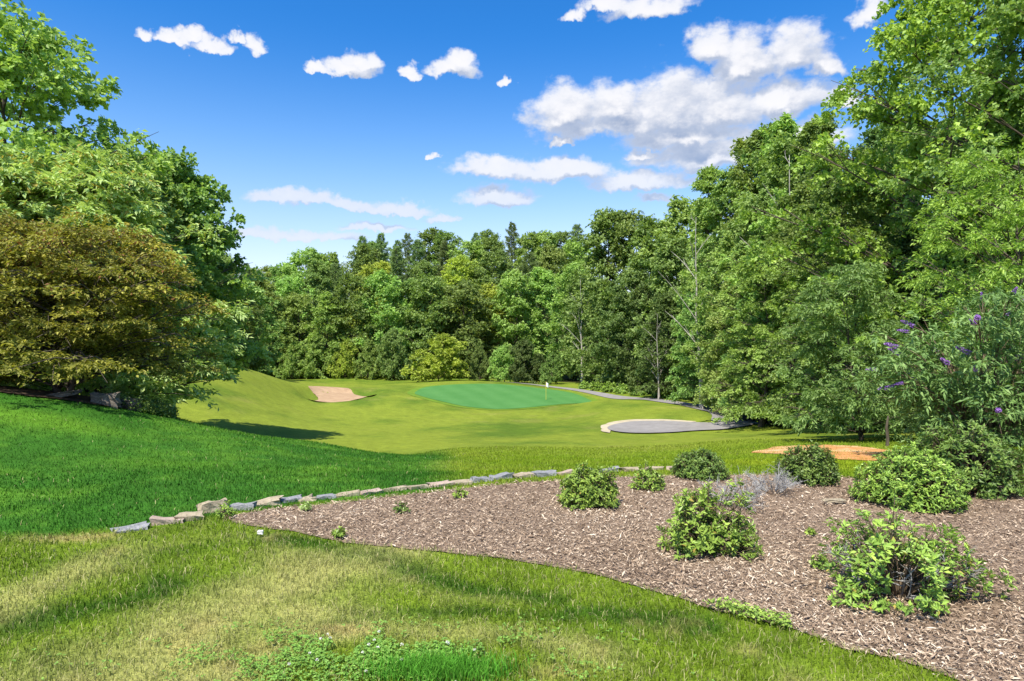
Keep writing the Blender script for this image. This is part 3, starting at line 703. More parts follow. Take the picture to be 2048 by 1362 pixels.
# bare trees
tree_meshes('snag', 31, 16, 3.2, 5.0, 'oval', 12, 3, 0.8, 1, 1, 0.1, rise=0.9, bare=True, jag=0.4)

rng = np.random.default_rng(77)
pyr = random.Random(5)
# --- hillside wood beyond the putting green
def row(px0, px1, step, D0, Dj, H0, H1, keys, mats, name, label, group):
    px = px0
    while px <= px1:
        D = D0 + rng.uniform(-Dj, Dj); k = rng.integers(len(keys)); m = mats[rng.integers(len(mats))]
        lab, nm, grp = SHADE[m] + ' ' + FORM.get(keys[k], '') + ' ' + label, name, group
        if keys[k].startswith('pine'): m = 'pine'; nm = 'white_pine'; lab = {'a': 'broad', 'b': 'full', 'c': 'wide'}[keys[k][-1]] + ' feathery dark pine ' + label.replace('broadleaf tree ', ''); grp = 'pines on the far hillside'
        x = X(px + rng.uniform(-12, 12), D)
        plant(keys[k], nm, x, D, lab, 'tree', grp, m, H=rng.uniform(H0, H1), wide=rng.uniform(0.9, 1.15), rz=rng.uniform(0, 6.28))
        px += step * rng.uniform(0.8, 1.2)
LB = {'A': 'broadleaf tree at the foot of the far hillside', 'B': 'broadleaf tree in the middle of the far hillside wood', 'C': 'broadleaf tree high on the far hillside', 'D': 'broadleaf tree on the crest of the far hillside'}
row(455, 1120, 52, 134, 4, 16, 21, ['far_a', 'far_b', 'far_d', 'far_c'], ['oak', 'poplar', 'poplar', 'yellow', 'oak'], 'broadleaf_tree', LB['A'], 'broadleaf trees at the foot of the hillside')
row(470, 1150, 58, 150, 4, 19, 23, ['far_a', 'far_b', 'far_c', 'far_a', 'pine_a'], ['oak', 'poplar', 'oak', 'yellow'], 'broadleaf_tree', LB['B'], 'broadleaf trees in the middle of the hillside')
row(490, 1170, 56, 168, 4, 19, 23, ['far_a', 'far_b', 'pine_a', 'pine_b', 'far_d'], ['oak', 'poplar', 'poplar'], 'broadleaf_tree', LB['C'], 'broadleaf trees high on the hillside')
row(470, 1180, 40, 188, 5, 17, 22, ['pine_a', 'far_b', 'pine_c', 'far_d', 'pine_b', 'far_a'], ['oak', 'oak', 'poplar'], 'broadleaf_tree', LB['D'], 'broadleaf trees on the crest of the hillside')
# small trees and bushes along the foot of the wood
for px, D, H, m in [(520, 131, 6, 'oak'), (585, 128, 7, 'poplar'), (640, 127, 8, 'poplar'), (690, 126, 7, 'yellow'), (735, 124, 7, 'poplar'), (790, 123, 9, 'oak'), (960, 118, 6, 'oak'), (1010, 114, 6, 'poplar'), (1055, 112, 7, 'dark'), (1100, 109, 5, 'oak')]:
    plant('far_bush', 'forest_edge_bush', X(px, D), D, SHADE[m] + (' taller' if H > 6.5 else ' low') + ' bushy tree at the edge of the wood behind the fairway', 'bush', 'bushes at the edge of the wood', m, H=H, wide=rng.uniform(0.55, 0.75), rz=rng.uniform(0, 6.28))
plant('far_bush', 'round_tree', X(876, 113), 113, 'rounded bright yellow-green tree standing alone behind the putting green', 'tree', None, 'yellow', H=7.6, wide=1.05, rz=0.6)

# --- wood on the right, along the cart path
right = [  # px, distance, height, kind, leaf
    (1150, 121, 21, 'far_a', 'poplar'), (1175, 116, 19, 'far_b', 'oak'), (1228, 106, 27, 'far_c', 'oak'), (1275, 104, 26, 'far_a', 'oak'), (1215, 100, 15, 'far_d', 'oak'),
    (1262, 92, 16, 'far_b', 'dark'), (1320, 96, 23, 'far_b', 'oak'), (1310, 86, 14, 'far_d', 'dark'), (1352, 82, 19, 'far_c', 'oak'), (1370, 92, 25, 'far_a', 'poplar'),
    (1345, 76, 12, 'mid_c', 'dark'), (1392, 74, 15, 'mid_b', 'oak'), (1418, 72, 25.5, 'mid_d', 'poplar'), (1448, 66, 23, 'mid_a', 'oak'), (1490, 66, 26.5, 'mid_d', 'poplar'),
    (1405, 63, 11, 'mid_c', 'oak'), (1455, 57, 15, 'mid_b', 'poplar'), (1530, 60, 26, 'mid_d', 'oak'), (1565, 58, 26, 'mid_d', 'poplar'), (1520, 52, 18, 'mid_a', 'oak'),
    (1478, 51, 11, 'mid_c', 'poplar'), (1600, 55, 23.5, 'mid_b', 'oak'), (1575, 48, 16.5, 'mid_b', 'poplar'), (1545, 45, 10.5, 'mid_c', 'oak'), (1640, 50, 23, 'mid_d', 'oak'), (1630, 43, 16, 'mid_a', 'oak'),
    (1690, 44, 18, 'mid_b', 'dark'), (1600, 40.5, 9.5, 'mid_c', 'poplar'), (1740, 40, 16, 'mid_b', 'oak'), (1800, 44, 20, 'mid_a', 'dark'), (1880, 40, 18, 'mid_b', 'dark'), (1960, 38, 19, 'mid_a', 'oak'), (2040, 36, 18, 'mid_b', 'dark'), (2110, 33, 17, 'mid_a', 'oak'),
    (1790, 31, 9, 'mid_c', 'dark'), (1870, 29, 9, 'mid_c', 'dark'), (1960, 27, 9, 'mid_c', 'dark'), (2060, 24, 9, 'mid_c', 'dark')]
for px, D, H, k, m in right:
    far = D > 78
    plant(k, 'broadleaf_tree', X(px, D), D, SHADE[m] + (' very tall ' if H > 22 else ' ') + FORM[k] + ' tree ' + ('in the wood right of the putting green' if far else ('at the shaded edge of the wood' if k == 'mid_c' else 'in the dense wood') + (' beside the cart path' if D > 50 else (' beyond the sand verge' if D > 39 else ' behind the butterfly bush'))),
          'tree', 'trees right of the putting green' if far else ('low trees along the cart path' if k == 'mid_c' else 'tall trees along the cart path'), m, H=H, wide=rng.uniform(0.9, 1.1), rz=rng.uniform(0, 6.28))
# --- wood behind the left-hand garden trees
for px, D, H, k, m in [(505, 112, 15, 'far_b', 'oak'), (470, 100, 14, 'far_d', 'oak'), (430, 92, 17, 'far_a', 'oak'), (380, 85, 15, 'far_d', 'dark'), (320, 72, 15, 'mid_b', 'oak'), (250, 62, 14, 'mid_c', 'dark'), (170, 56, 14, 'mid_b', 'oak'), (80, 52, 14, 'mid_c', 'dark'), (-30, 46, 15, 'mid_b', 'oak')]:
    plant(k, 'broadleaf_tree', X(px, D), D, SHADE[m] + ' ' + FORM[k] + (' tree behind the grassy mound' if D > 80 else ' tree behind the garden trees beside the mound'), 'tree', 'trees behind the mound', m, H=H, rz=rng.uniform(0, 6.28))

# ------------------------------------------------------------------ garden trees on the left
tree_meshes('maple', 41, 4.1, 3.4, 0.30, 'dome', 100, 5, 0.55, 15, 10, 0.112, ratio=0.5, flat=0.20, droop=0.26, up=1.1, stems=4, rise=0.2, trunk_r=0.11, accent=0.06, jag=0.3, spread=0.42)
plant('maple', 'japanese_maple', X(128, 16.4), 16.4, 'spreading low maple with bronze yellow leaves in tiers beside the upper lawn', 'tree', None, 'bronze', rz=0.4, wide=0.90)
plant('maple', 'japanese_maple', X(-60, 17.2), 17.2, 'second bronze maple joining the spreading one beside the upper lawn', 'tree', None, 'bronze', rz=2.4, wide=0.85, H=4.3)
tree_meshes('chestnut', 42, 9.8, 3.9, 0.8, 'dome', 66, 5, 0.68, 14, 12, 0.24, ratio=0.38, flat=0.45, droop=0.35, up=0.9, accent=0.06, hang=0.25)
plant('chestnut', 'pale_leaved_tree', X(205, 23.5), 23.5, 'pale green tree with long drooping leaflets behind the bronze maple', 'tree', None, 'pale', rz=1.0, H=9.4, wide=1.05)
plant('chestnut', 'pale_leaved_tree', X(-30, 21.5), 21.5, 'shorter pale green drooping tree under the tall airy poplar', 'tree', None, 'pale', rz=3.0, H=8.4)
tree_meshes('tulip', 43, 16.5, 5.9, 3.0, 'oval', 60, 6, 0.95, 14, 11, 0.22, ratio=0.8, flat=0.8, droop=0.2, up=0.5, kill=0.08, jag=0.22)
plant('tulip', 'tulip_poplar', X(5, 27), 27, 'tall airy poplar towering over the pale garden trees, sky showing through', 'tree', None, 'poplar', H=16.0, rz=0.3)
tree_meshes('gum', 44, 14.8, 4.2, 3.6, 'dome', 70, 6, 0.80, 14, 10, 0.215, ratio=0.75, flat=0.8, droop=0.25, up=0.6, jag=0.2)
plant('gum', 'sweet_gum_tree', X(345, 36), 36, 'full rounded deep green tree between the bronze maple and the far hillside', 'tree', None, 'oak', H=14.6, wide=1.10, rz=2.0)
plant('gum', 'sweet_gum_tree', X(262, 33), 33, 'green tree rising behind the pale-leaved tree, beside the tall airy poplar', 'tree', None, 'poplar', H=13.0, rz=4.0)

# ------------------------------------------------------------------ big trees on the right
tree_meshes('big', 45, 19, 6.0, 3.0, 'oval', 64, 6, 0.85, 14, 11, 0.19, ratio=0.75, flat=0.7, droop=0.2, up=0.6, kill=0.05)
plant('big', 'large_maple', X(1885, 26.5), 26.5, 'very tall broad fresh green tree towering over the wood by the butterfly bush', 'tree', None, 'fresh', H=18.2, rz=0.9)
plant('big', 'large_maple', X(2110, 22), 22, 'tall green tree overhanging the butterfly bush from behind the narrow-leaved tree', 'tree', None, 'oak', H=15.5, rz=3.4)
tree_meshes('locust', 46, 8.5, 3.6, 1.0, 'oval', 50, 5, 0.55, 13, 12, 0.125, ratio=0.36, flat=0.45, droop=0.4, up=0.9, accent=0.02, hang=0.15)
plant('locust', 'locust_tree', X(2030, 16.5), 16.5, 'light green tree with narrow leaflets in layers behind the butterfly bush', 'tree', None, 'fresh', H=7.6, rz=0.0)
tree_meshes('beech', 47, 13.5, 4.2, 0.5, 'dome', 60, 6, 0.62, 14, 11, 0.16, ratio=0.6, flat=0.4, droop=0.35, up=0.9, rise=0.2)
plant('beech', 'beech_tree', X(1680, 31), 31, 'beech with tiers of leaves sweeping down to the grass by the clay patch', 'tree', None, 'oak', H=11.5, rz=1.2)
plant('beech', 'beech_tree', X(1520, 42), 42, 'fresh green spreading tree whose boughs hang over the end of the cart path', 'tree', None, 'poplar', H=11.5, rz=2.2)
tree_meshes('willow', 48, 6.2, 2.5, 0.3, 'dome', 48, 5, 0.48, 13, 11, 0.16, ratio=0.27, flat=0.45, droop=0.5, up=0.9, hang=0.3, stems=3)
plant('willow', 'narrow_leaved_tree', X(1725, 22), 22, 'olive green small tree with long narrow hanging leaves beside the butterfly bush', 'tree', None, 'olive', H=6.0, rz=0.0)

# bare and dead trees
for px, D, H, lab, rz in [(1165, 104, 17, 'pale bare snag standing in front of the wood beyond the putting green', 0.2), (1405, 60, 18, 'pale leafless tree with forked limbs among the trees along the cart path', 1.5),
                          (1318, 74, 10, 'small grey dead tree tangled in the shade right of the putting green', 2.2), (1600, 46, 19.5, 'thin bare-topped tree whose poles rise above the right-hand wood', 0.7)]:
    plant('snag', 'dead_tree', X(px, D), D, lab, 'dead tree', None, bark='bark_pale', H=H, rz=rz, wide=0.8)

# ------------------------------------------------------------------ shrubs
def shrub(name, x, y, rx, ry, h, nros, label, mat, seed, leafL=0.045, ratio=0.36, bare=0.0, group=None, accent=0.02, lump=0.25, per=8, cat='shrub', z0=None, low=0.0):
    rg = np.random.default_rng(seed); zb = h1(x, y) + 0.02 if z0 is None else z0
    nros = int(nros * 2.3); leafL *= 1.08; ratio *= 1.12
    root = empty(name, (x, y, zb))
    u = unit(rg.normal(size=(nros, 3))); u[:, 2] = np.abs(u[:, 2]) * 1.0 - 0.12 * rg.random(nros); u = unit(u)
    ang = np.arctan2(u[:, 1], u[:, 0])
    lp = 1 + lump * (np.sin(ang * 3 + seed) * 0.5 + np.sin(ang * 5 + 2 * seed + u[:, 2] * 4) * 0.35 + (vnoise(ang * 2.2 + 9, u[:, 2] * 4, seed) - 0.5) * 1.3)
    rad = lp * rg.uniform(0.45, 1.06, nros) ** 0.5
    C = np.c_[u[:, 0] * rx * rad, u[:, 1] * ry * rad, np.maximum(0.03, 0.10 * h + u[:, 2] * h * 0.92 * rad)]
    C[:, 2] = np.maximum(C[:, 2], 0.035)
    tb = Tubes()
    nstem = max(8, nros // 9)
    for i in range(nstem):
        c = C[rg.integers(nros)]
        b0 = np.array([c[0] * 0.12, c[1] * 0.12, -0.03]); md = np.array([c[0] * 0.45, c[1] * 0.45, c[2] * 0.65])
        tb.add(curve3(b0, md, c, 5), np.linspace(0.009, 0.003, 5) * (0.6 + h), 5)
    for i in range(nros):
        c = C[i] + 0; b0 = c * np.array([0.72, 0.72, 0.72]) + rg.normal(size=3) * 0.02
        b0[2] = max(b0[2], 0.01)
        tb.add(np.array([b0, c]), [0.003, 0.0018], 3)
    add('stems', tb.mesh(name + '_stems'), M['twig_brown'], root)
    keep = rg.random(nros) > bare * (0.3 + 1.4 * vnoise(ang * 1.3, u[:, 2] * 2, seed + 3))
    C2, U2 = C[keep], u[keep]; n2 = len(C2)
    ii = np.repeat(np.arange(n2), per)
    axis = unit(U2 * 0.7 + np.array([0, 0, 0.6]) + rg.normal(size=(n2, 3)) * 0.25)
    rv = unit(rg.normal(size=(len(ii), 3))); tan_ = unit(rv - axis[ii] * (rv * axis[ii]).sum(-1, keepdims=True))
    til = rg.uniform(0.15, 0.95, len(ii))[:, None]
    ax = tan_ * (1 - til * 0.5) + axis[ii] * til
    nr = axis[ii] * 1.0 - tan_ * til * 0.8 + rg.normal(size=ax.shape) * 0.25
    pos = C2[ii] - axis[ii] * (rg.random(len(ii)) * leafL * 0.9)[:, None]
    L = leafL * rg.uniform(0.6, 1.25, len(ii)); Wd = L * ratio * rg.uniform(0.85, 1.2, len(ii))
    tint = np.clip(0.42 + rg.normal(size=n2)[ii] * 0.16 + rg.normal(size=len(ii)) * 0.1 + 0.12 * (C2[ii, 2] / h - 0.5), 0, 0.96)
    tint[rg.random(len(tint)) < accent] = 1.0
    kp = pos[:, 2] > 0.012
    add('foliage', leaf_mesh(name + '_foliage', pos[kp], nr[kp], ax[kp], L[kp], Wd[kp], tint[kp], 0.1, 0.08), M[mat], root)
    tag(root, label, cat, group); return root

def at(px, py):  # point on the bed seen at this photo pixel
    D = CH * F / (py - CY)
    for _ in range(12): D = (CH - h1((px - CX) / F * D, D)) * F / (py - CY)
    return ((px - CX) / F * D, D)
x, y = at(1182, 1022); shrub('azalea_shrub', x, y + 0.22, 0.34, 0.30, 0.42, 340, 'compact bright green rounded azalea by the stone edging', 'azalea', 3, accent=0.012)
x, y = at(1300, 985); shrub('azalea_shrub', x, y + 0.12, 0.20, 0.18, 0.28, 110, 'small sparse azalea between the bright rounded one and the dark dense one', 'azalea', 4, bare=0.25, leafL=0.04)
x, y = at(1415, 965); shrub('azalea_shrub', x, y + 0.30, 0.37, 0.35, 0.37, 420, 'dark green dense dome-shaped azalea on the far edge of the mulch', 'azalea_dark', 5, accent=0, lump=0.1, leafL=0.038)
x, y = at(1642, 975); shrub('azalea_shrub', x, y + 0.28, 0.36, 0.33, 0.46, 380, 'green azalea standing before the orange clay patch', 'azalea_dark', 6, accent=0.01, lump=0.25)
x, y = at(1428, 1118); shrub('azalea_shrub', x, y + 0.20, 0.34, 0.30, 0.44, 330, 'straggly bright green azalea in the middle of the mulch with grey twigs behind', 'azalea', 9, bare=0.18, lump=0.6, leafL=0.05, accent=0.015)
x, y = at(1872, 1030); shrub('azalea_shrub', x, y + 0.45, 0.58, 0.5, 0.62, 620, 'wide mid-green azalea mound beneath the butterfly bush', 'azalea', 12, accent=0.0, lump=0.15, leafL=0.045)
x, y = at(1965, 1000); shrub('azalea_shrub', x + 0.1, y + 0.45, 0.85, 0.5, 0.80, 620, 'dark green broad shrub in shade under the butterfly bush', 'azalea_dark', 13, accent=0.0, lump=0.2, leafL=0.06)
x, y = at(1850, 1225); big = shrub('azalea_shrub', x, y + 0.30, 0.52, 0.42, 0.52, 330, 'large half-bare ragged azalea with grey lichened branches at the front of the mulch', 'azalea', 14, bare=0.16, lump=0.55, leafL=0.043, ratio=0.38, accent=0.03, per=7)

# grey twigs and dead shrubs
def twig_tubes(tb, rg, base, direction, length, rad, depth, droop=0.1):
    e = base + direction * length
    md = (base + e) / 2 + rg.normal(size=3) * length * 0.10
    tb.add(curve3(base, md, e, 4), np.linspace(rad, rad * 0.55, 4), 4)
    if depth > 0:
        for k in range(rg.integers(2, 5)):
            t = rg.uniform(0.4, 1.0); b0 = curve3(base, md, e, 11)[int(t * 10)]
            dd = unit(direction + rg.normal(size=3) * 0.55); dd[2] = max(dd[2], -0.15)
            b0 = b0 + 0
            twig_tubes(tb, rg, b0, dd, length * rg.uniform(0.4, 0.7), rad * 0.6, depth - 1)
def dead_shrub(name, x, y, n, h, spread, label, seed, parent=None, rad=0.006):
    rg = np.random.default_rng(seed); tb = Tubes()
    for i in range(n):
        a = i * 2.4 + rg.uniform(-0.4, 0.4); r_ = rg.uniform(0.2, 1.0) * spread
        dd = unit(np.array([math.cos(a) * r_, math.sin(a) * r_, rg.uniform(0.6, 1.0)]))
        twig_tubes(tb, rg, np.array([math.cos(a) * 0.05, math.sin(a) * 0.05, -0.03]), dd, h * rg.uniform(0.45, 0.75), rad, 3)
    me = tb.mesh(name + '_twigs')
    if parent is not None:
        return add('bare_branches', me, M['twig_grey'], parent)
    o = add(name, me, M['twig_grey']); o.location = (x, y, h1(x, y) + 0.02)
    return tag(o, label, 'dead shrub', None)
x, y = at(1480, 1020); dead_shrub('dead_shrub', x, y + 0.10, 26, 0.42, 1.5, 'grey leafless twiggy shrub behind the straggly azalea', 21)
x, y = at(1552, 990); dead_shrub('dead_shrub', x, y + 0.10, 24, 0.40, 1.5, 'grey leafless twiggy shrub beside the azalea before the clay patch', 22)
dead_shrub('x', 0, 0, 13, 0.50, 1.5, None, 23, parent=big, rad=0.010)

# low rounded bushes along the cart path
for i, (px, D, w) in enumerate([(1155, 92.5, 0.85), (1180, 89.5, 0.95), (1208, 86.5, 1.1), (1234, 84, 0.95), (1268, 80, 1.0), (1305, 76, 0.8), (1332, 73.5, 1.15)]):
    x = X(px, D) + 1.2; yy = D + 2.4
    shrub('low_bush', x, yy, w, w, 1.15 * w, 110, 'low rounded green bush bordering the cart path below the wood', 'azalea', 40 + i, leafL=0.20, ratio=0.5, group='low bushes along the cart path', accent=0, per=9, cat='bush')

# ------------------------------------------------------------------ butterfly bush with purple spikes
def butterfly_bush(x, y):
    rg = np.random.default_rng(91); zb = h1(x, y)
    root = empty('butterfly_bush', (x, y, zb), 0.0, (1.22, 1.22, 1.24)); tb = Tubes(); C = []; O = []; tips = []
    for i in range(46):
        a = i * 2.399 + rg.uniform(-0.3, 0.3); rr_ = rg.uniform(0.35, 1.0) ** 0.7 * 1.75
        hh = rg.uniform(1.0, 3.35) * (1 - 0.28 * (rr_ / 1.75) ** 2)
        e = np.array([math.cos(a) * rr_, math.sin(a) * rr_, hh]); md = np.array([math.cos(a) * rr_ * 0.45, math.sin(a) * rr_ * 0.45, hh * 0.8 + 0.25])
        lp = curve3([math.cos(a) * 0.12, math.sin(a) * 0.12, -0.05], md, e, 8); tb.add(lp, np.linspace(0.022, 0.005, 8), 5)
        tips.append((e, unit(lp[-1] - lp[-2])))
        for s_ in range(2, 8):
            for q in range(2):
                c = lp[s_] + rg.normal(size=3) * 0.16; tb.add(np.array([lp[max(0, s_ - 1)], c]), [0.006, 0.003], 4)
                C.append(c); O.append(unit(np.array([math.cos(a), math.sin(a), 0.4])))
    add('stems', tb.mesh('butterfly_bush_stems'), M['twig_brown'], root)
    C, O = np.array(C), np.array(O)
    pos, nr, ax, L, Wd, tint = spray_leaves(rg, C, np.full(len(C), 0.26), 5, 9, 0.115, 0.24, 0.7, 0.25, 0.7, O, 0.1)
    k = pos[:, 2] > 0.05
    add('foliage', leaf_mesh('butterfly_bush_foliage', pos[k], nr[k], ax[k], L[k], Wd[k], tint[k], 0.1, 0.1), M['buddleia'], root)
    fm = tint_mat('purple_florets', [(0, (0.16, 0.06, 0.30)), (0.5, (0.30, 0.14, 0.50)), (1, (0.50, 0.30, 0.66))])
    # one flower spike: a tapering cone of many small florets
    n = 230; t = rg.random(n); r_ = 0.026 * (1 - 0.75 * t); a = rg.uniform(0, 6.28, n)
    fp = np.c_[np.cos(a) * r_, np.sin(a) * r_, t * 0.19]
    out = np.c_[np.cos(a), np.sin(a), rg.uniform(0.0, 0.7, n)]
    me = leaf_mesh('flower_spike', fp, unit(rg.normal(size=(n, 3))) + out * 0.6, out + rg.normal(size=(n, 3)) * 0.5, np.full(n, 0.018), np.full(n, 0.015), rg.random(n))
    me.materials.append(fm)
    spots = []
    vis = [tp for tp in tips if tp[0][1] < 0.9]
    for e, dd in vis: spots.append((e, dd))
    for i in range(16):
        j = rg.integers(len(C))
        if C[j][1] < 0.4: spots.append((C[j] + O[j] * 0.22, unit(O[j] + rg.normal(size=3) * 0.4)))
    for e, dd in spots:
        o = add('flower_spike', me, None, root); o.location = Vector(e)
        o.rotation_euler = Vector((dd[0], dd[1], dd[2] * 0.6 + rg.uniform(-0.2, 0.5))).to_track_quat('Z', 'Y').to_euler(); s = rg.uniform(0.7, 1.25); o.scale = (s, s, s)
    tag(root, 'big butterfly bush with purple flower spikes at the end of the mulch bed', 'shrub')
butterfly_bush(X(1970, 12.8), 12.8)

# ------------------------------------------------------------------ stone edging: each stone is its own piece
def stone_mesh(name, rg, sx, sy, sz, cuts=7):
    """angular stone: a box hull chopped and roughened"""
    import bmesh
    bm = bmesh.new(); bmesh.ops.create_cube(bm, size=1.0)
    bmesh.ops.subdivide_edges(bm, edges=bm.edges[:], cuts=2, use_grid_fill=True)
    for v in bm.verts:
        p = v.co; n_ = p.normalized(); k = 0.9 + 0.12 * rg.random()
        v.co = Vector((p.x * sx * (1 + 0.12 * rg.normal()), p.y * sy * (1 + 0.10 * rg.normal()), p.z * sz * (1 + 0.10 * rg.normal()))) * k
        if abs(p.x) > .45 and abs(p.z) > .45: v.co.x *= 0.86
        if abs(p.y) > .45 and abs(p.z) > .45: v.co.y *= 0.86
    for f in bm.faces: f.smooth = False
    me = bpy.data.meshes.new(name); bm.to_mesh(me); bm.free(); return me
def stone_mat(name, c0, c1, c2):
    m, n = mat_new(name); tcn = n.node('ShaderNodeTexCoord')
    f, _ = n.noise(tcn.outputs['Object'], 9.0, 7, 0.65); f2, _ = n.noise(tcn.outputs['Object'], 30.0, 5, 0.7)
    col = n.mix(n.smooth(f2, 0.5, 0.72), n.ramp(f, [(0.3, c0), (0.7, c1)]), (*c2, 1))
    finish(n, principled(n, col, 0.85, 0.2, bump(n, n.math('ADD', f, f2), 0.6, 0.02))); return m
M['stone_tan'] = stone_mat('tan_stone', (0.25, 0.20, 0.13), (0.46, 0.39, 0.28), (0.16, 0.14, 0.10))
M['stone_grey'] = stone_mat('grey_stone', (0.15, 0.152, 0.165), (0.30, 0.30, 0.315), (0.42, 0.40, 0.37))
M['stone_pink'] = stone_mat('pinkish_stone', (0.30, 0.22, 0.17), (0.48, 0.38, 0.32), (0.20, 0.17, 0.15))
M['stone_dark'] = stone_mat('dark_stone', (0.09, 0.075, 0.06), (0.19, 0.16, 0.135), (0.30, 0.27, 0.22))
ex, ey = at(700, 991)
edging = empty('stone_edging', (ex, ey, h1(ex, ey)))
tag(edging, 'low line of rough flat stones edging the back of the mulch bed', 'stone edging')
STONES = [  # photo x, y, width px, height m, material, label
    (262, 1060, 58, 0.05, 'stone_grey', None), (335, 1046, 62, 0.09, 'stone_pink', None), (378, 1039, 50, 0.11, 'stone_tan', None), (426, 1024, 52, 0.27, 'stone_tan', 'largest pale tan block of the edging'),
    (484, 1018, 46, 0.10, 'stone_grey', None), (532, 1009, 62, 0.09, 'stone_tan', None), (583, 1003, 40, 0.09, 'stone_grey', None), (614, 1001, 34, 0.07, 'stone_tan', None), (652, 996, 40, 0.06, 'stone_grey', None), (694, 992, 46, 0.06, 'stone_tan', None), (742, 987, 44, 0.06, 'stone_pink', None), (790, 981, 46, 0.06, 'stone_tan', None), (836, 977, 44, 0.06, 'stone_tan', None),
    (880, 972, 46, 0.07, 'stone_pink', None), (925, 969, 38, 0.08, 'stone_tan', None), (960, 963, 42, 0.10, 'stone_grey', None), (1003, 957, 46, 0.11, 'stone_grey', None), (1046, 955, 40, 0.10, 'stone_tan', None), (1090, 952, 52, 0.12, 'stone_grey', None), (1134, 949, 38, 0.09, 'stone_pink', None), (1172, 946, 40, 0.09, 'stone_grey', None), (1216, 944, 46, 0.09, 'stone_grey', None), (1262, 942, 46, 0.08, 'stone_tan', None), (1308, 940, 46, 0.06, 'stone_tan', None), (1352, 939, 44, 0.07, 'stone_pink', None)]
for i, (px, py, w, hh, mt, lab) in enumerate(STONES):
    rg = np.random.default_rng(300 + i); x, y = at(px, py); wm = w / F * y * 0.98
    hh *= 0.38; me = stone_mesh('stone', rg, wm, rg.uniform(0.10, 0.18), hh + 0.10); me.materials.append(M[mt])
    o = add('stone', me, None, edging)
    o.location = Vector((x, y, h1(x, y) + hh / 2 - 0.035)) - edging.location
    px2 = px + 30; x2, y2 = at(px2, py - 6); o.rotation_euler = (rg.normal() * 0.05, rg.normal() * 0.07, math.atan2(y2 - y, x2 - x) * 0.5 + rg.normal() * 0.08)
    if lab: o['label'] = lab
# rocks under the maple
for (px, D, sx, sy, sz, mt, lab, rot) in [(112, 14.9, 0.95, 0.5, 0.10, 'stone_dark', 'flat dark slab lying under the bronze maple', (0.05, -0.16, 0.1)), (212, 15.2, 0.55, 0.4, 0.34, 'stone_dark', 'rounded brown boulder at the edge of the maple bed', (0, 0, 0.3)), (252, 15.7, 0.6, 0.4, 0.28, 'stone_dark', 'low brown boulder half covered by ivy near the maple bed', (0, 0.1, -0.2))]:
    me = stone_mesh('rock', np.random.default_rng(int(px)), sx, sy, sz); me.materials.append(M[mt])
    o = add('garden_rock', me); o.location = (X(px, D), D, h1(X(px, D), D) + sz * 0.32); o.rotation_euler = rot; tag(o, lab, 'rock')
x, y = at(1668, 1010); me = stone_mesh('s', np.random.default_rng(5), 0.22, 0.09, 0.03); me.materials.append(M['stone_tan']); o = add('flat_stone', me); o.location = (x, y, h1(x, y) + 0.05); tag(o, 'small pale flat stone lying on the mulch near the clay patch', 'stone')
x, y = at(521, 1074); me = stone_mesh('s', np.random.default_rng(6), 0.045, 0.035, 0.03); m_, n_ = mat_new('white_pebble'); finish(n_, principled(n_, n_.ramp(n_.noise(None, 8)[0], [(0.3, (0.6, 0.58, 0.54)), (0.7, (0.8, 0.79, 0.76))]), 0.7)); me.materials.append(m_); o = add('white_pebble', me); o.location = (x, y, h1(x, y) + 0.045); tag(o, 'white pebble lying in the near lawn by the mulch corner', 'pebble')

# ------------------------------------------------------------------ flagstick on the green
fx, fy = X(1092, 80), 80.0; fz = h1(fx, fy) + 0.06
fl = empty('flagstick', (fx, fy, fz)); tag(fl, 'yellow flagstick with small white flag standing on the putting green', 'flagstick')
tb = Tubes(); tb.add([(0, 0, -0.1), (0, 0, 1.0), (0, 0, 2.15)], 0.022, 8)
m_, n_ = mat_new('pole_yellow'); finish(n_, principled(n_, n_.ramp(n_.noise(None, 3)[0], [(0.2, (0.60, 0.48, 0.06)), (0.8, (0.72, 0.60, 0.10))]), 0.4, 0.4)); add('pole', tb.mesh('pole'), m_, fl)
uu, vv = np.meshgrid(np.linspace(0, 1, 9), np.linspace(0, 1, 6)); wave = 0.05 * np.sin(uu * 7 + vv) * uu
FV = np.c_[(0.02 + uu * 0.30 * (1 - 0.15 * vv)).ravel(), wave.ravel(), (2.12 - vv * 0.50 - uu * 0.22).ravel()]
FV = np.r_[FV, FV + [0, 0.006, 0]]
ids = np.arange(54).reshape(6, 9); q = np.stack([ids[:-1, :-1], ids[:-1, 1:], ids[1:, 1:], ids[1:, :-1]], -1).reshape(-1, 4)
m_, n_ = mat_new('flag_white'); finish(n_, principled(n_, n_.ramp(n_.noise(None, 5)[0], [(0.2, (0.74, 0.74, 0.76)), (0.8, (0.82, 0.82, 0.83))]), 0.7)); add('flag', mesh_np('flag', FV, None, np.r_[q, q[:, ::-1] + 54], smooth=True), m_, fl)
# marker post by the path
tb = Tubes(); tb.add([(0, 0, -0.1), (0, 0, 0.6), (0, 0, 1.15)], [0.05, 0.05, 0.05], 8); o = add('marker_post', tb.mesh('marker_post'), M['bark_pale']); px_, D_ = 1424, 56.0
o.location = (X(px_, D_), D_, h1(X(px_, D_), D_)); tag(o, 'short pale post at the wood edge beside the cart path', 'post')
# slender sapling trunk by the clay patch
tb = Tubes(); tb.add([(0, 0, -0.1), (0.02, 0, 0.25), (0.0, 0.02, 0.5), (0.03, 0, 0.8)], [0.05, 0.042, 0.036, 0.02], 8); o = add('stump', tb.mesh('stump'), M['bark']); o.location = (X(1774, 17.6), 17.6, h1(X(1774, 17.6), 17.6)); o.name = 'slender_trunk'; tag(o, 'slender dark sapling trunk rising behind the clay patch', 'sapling')

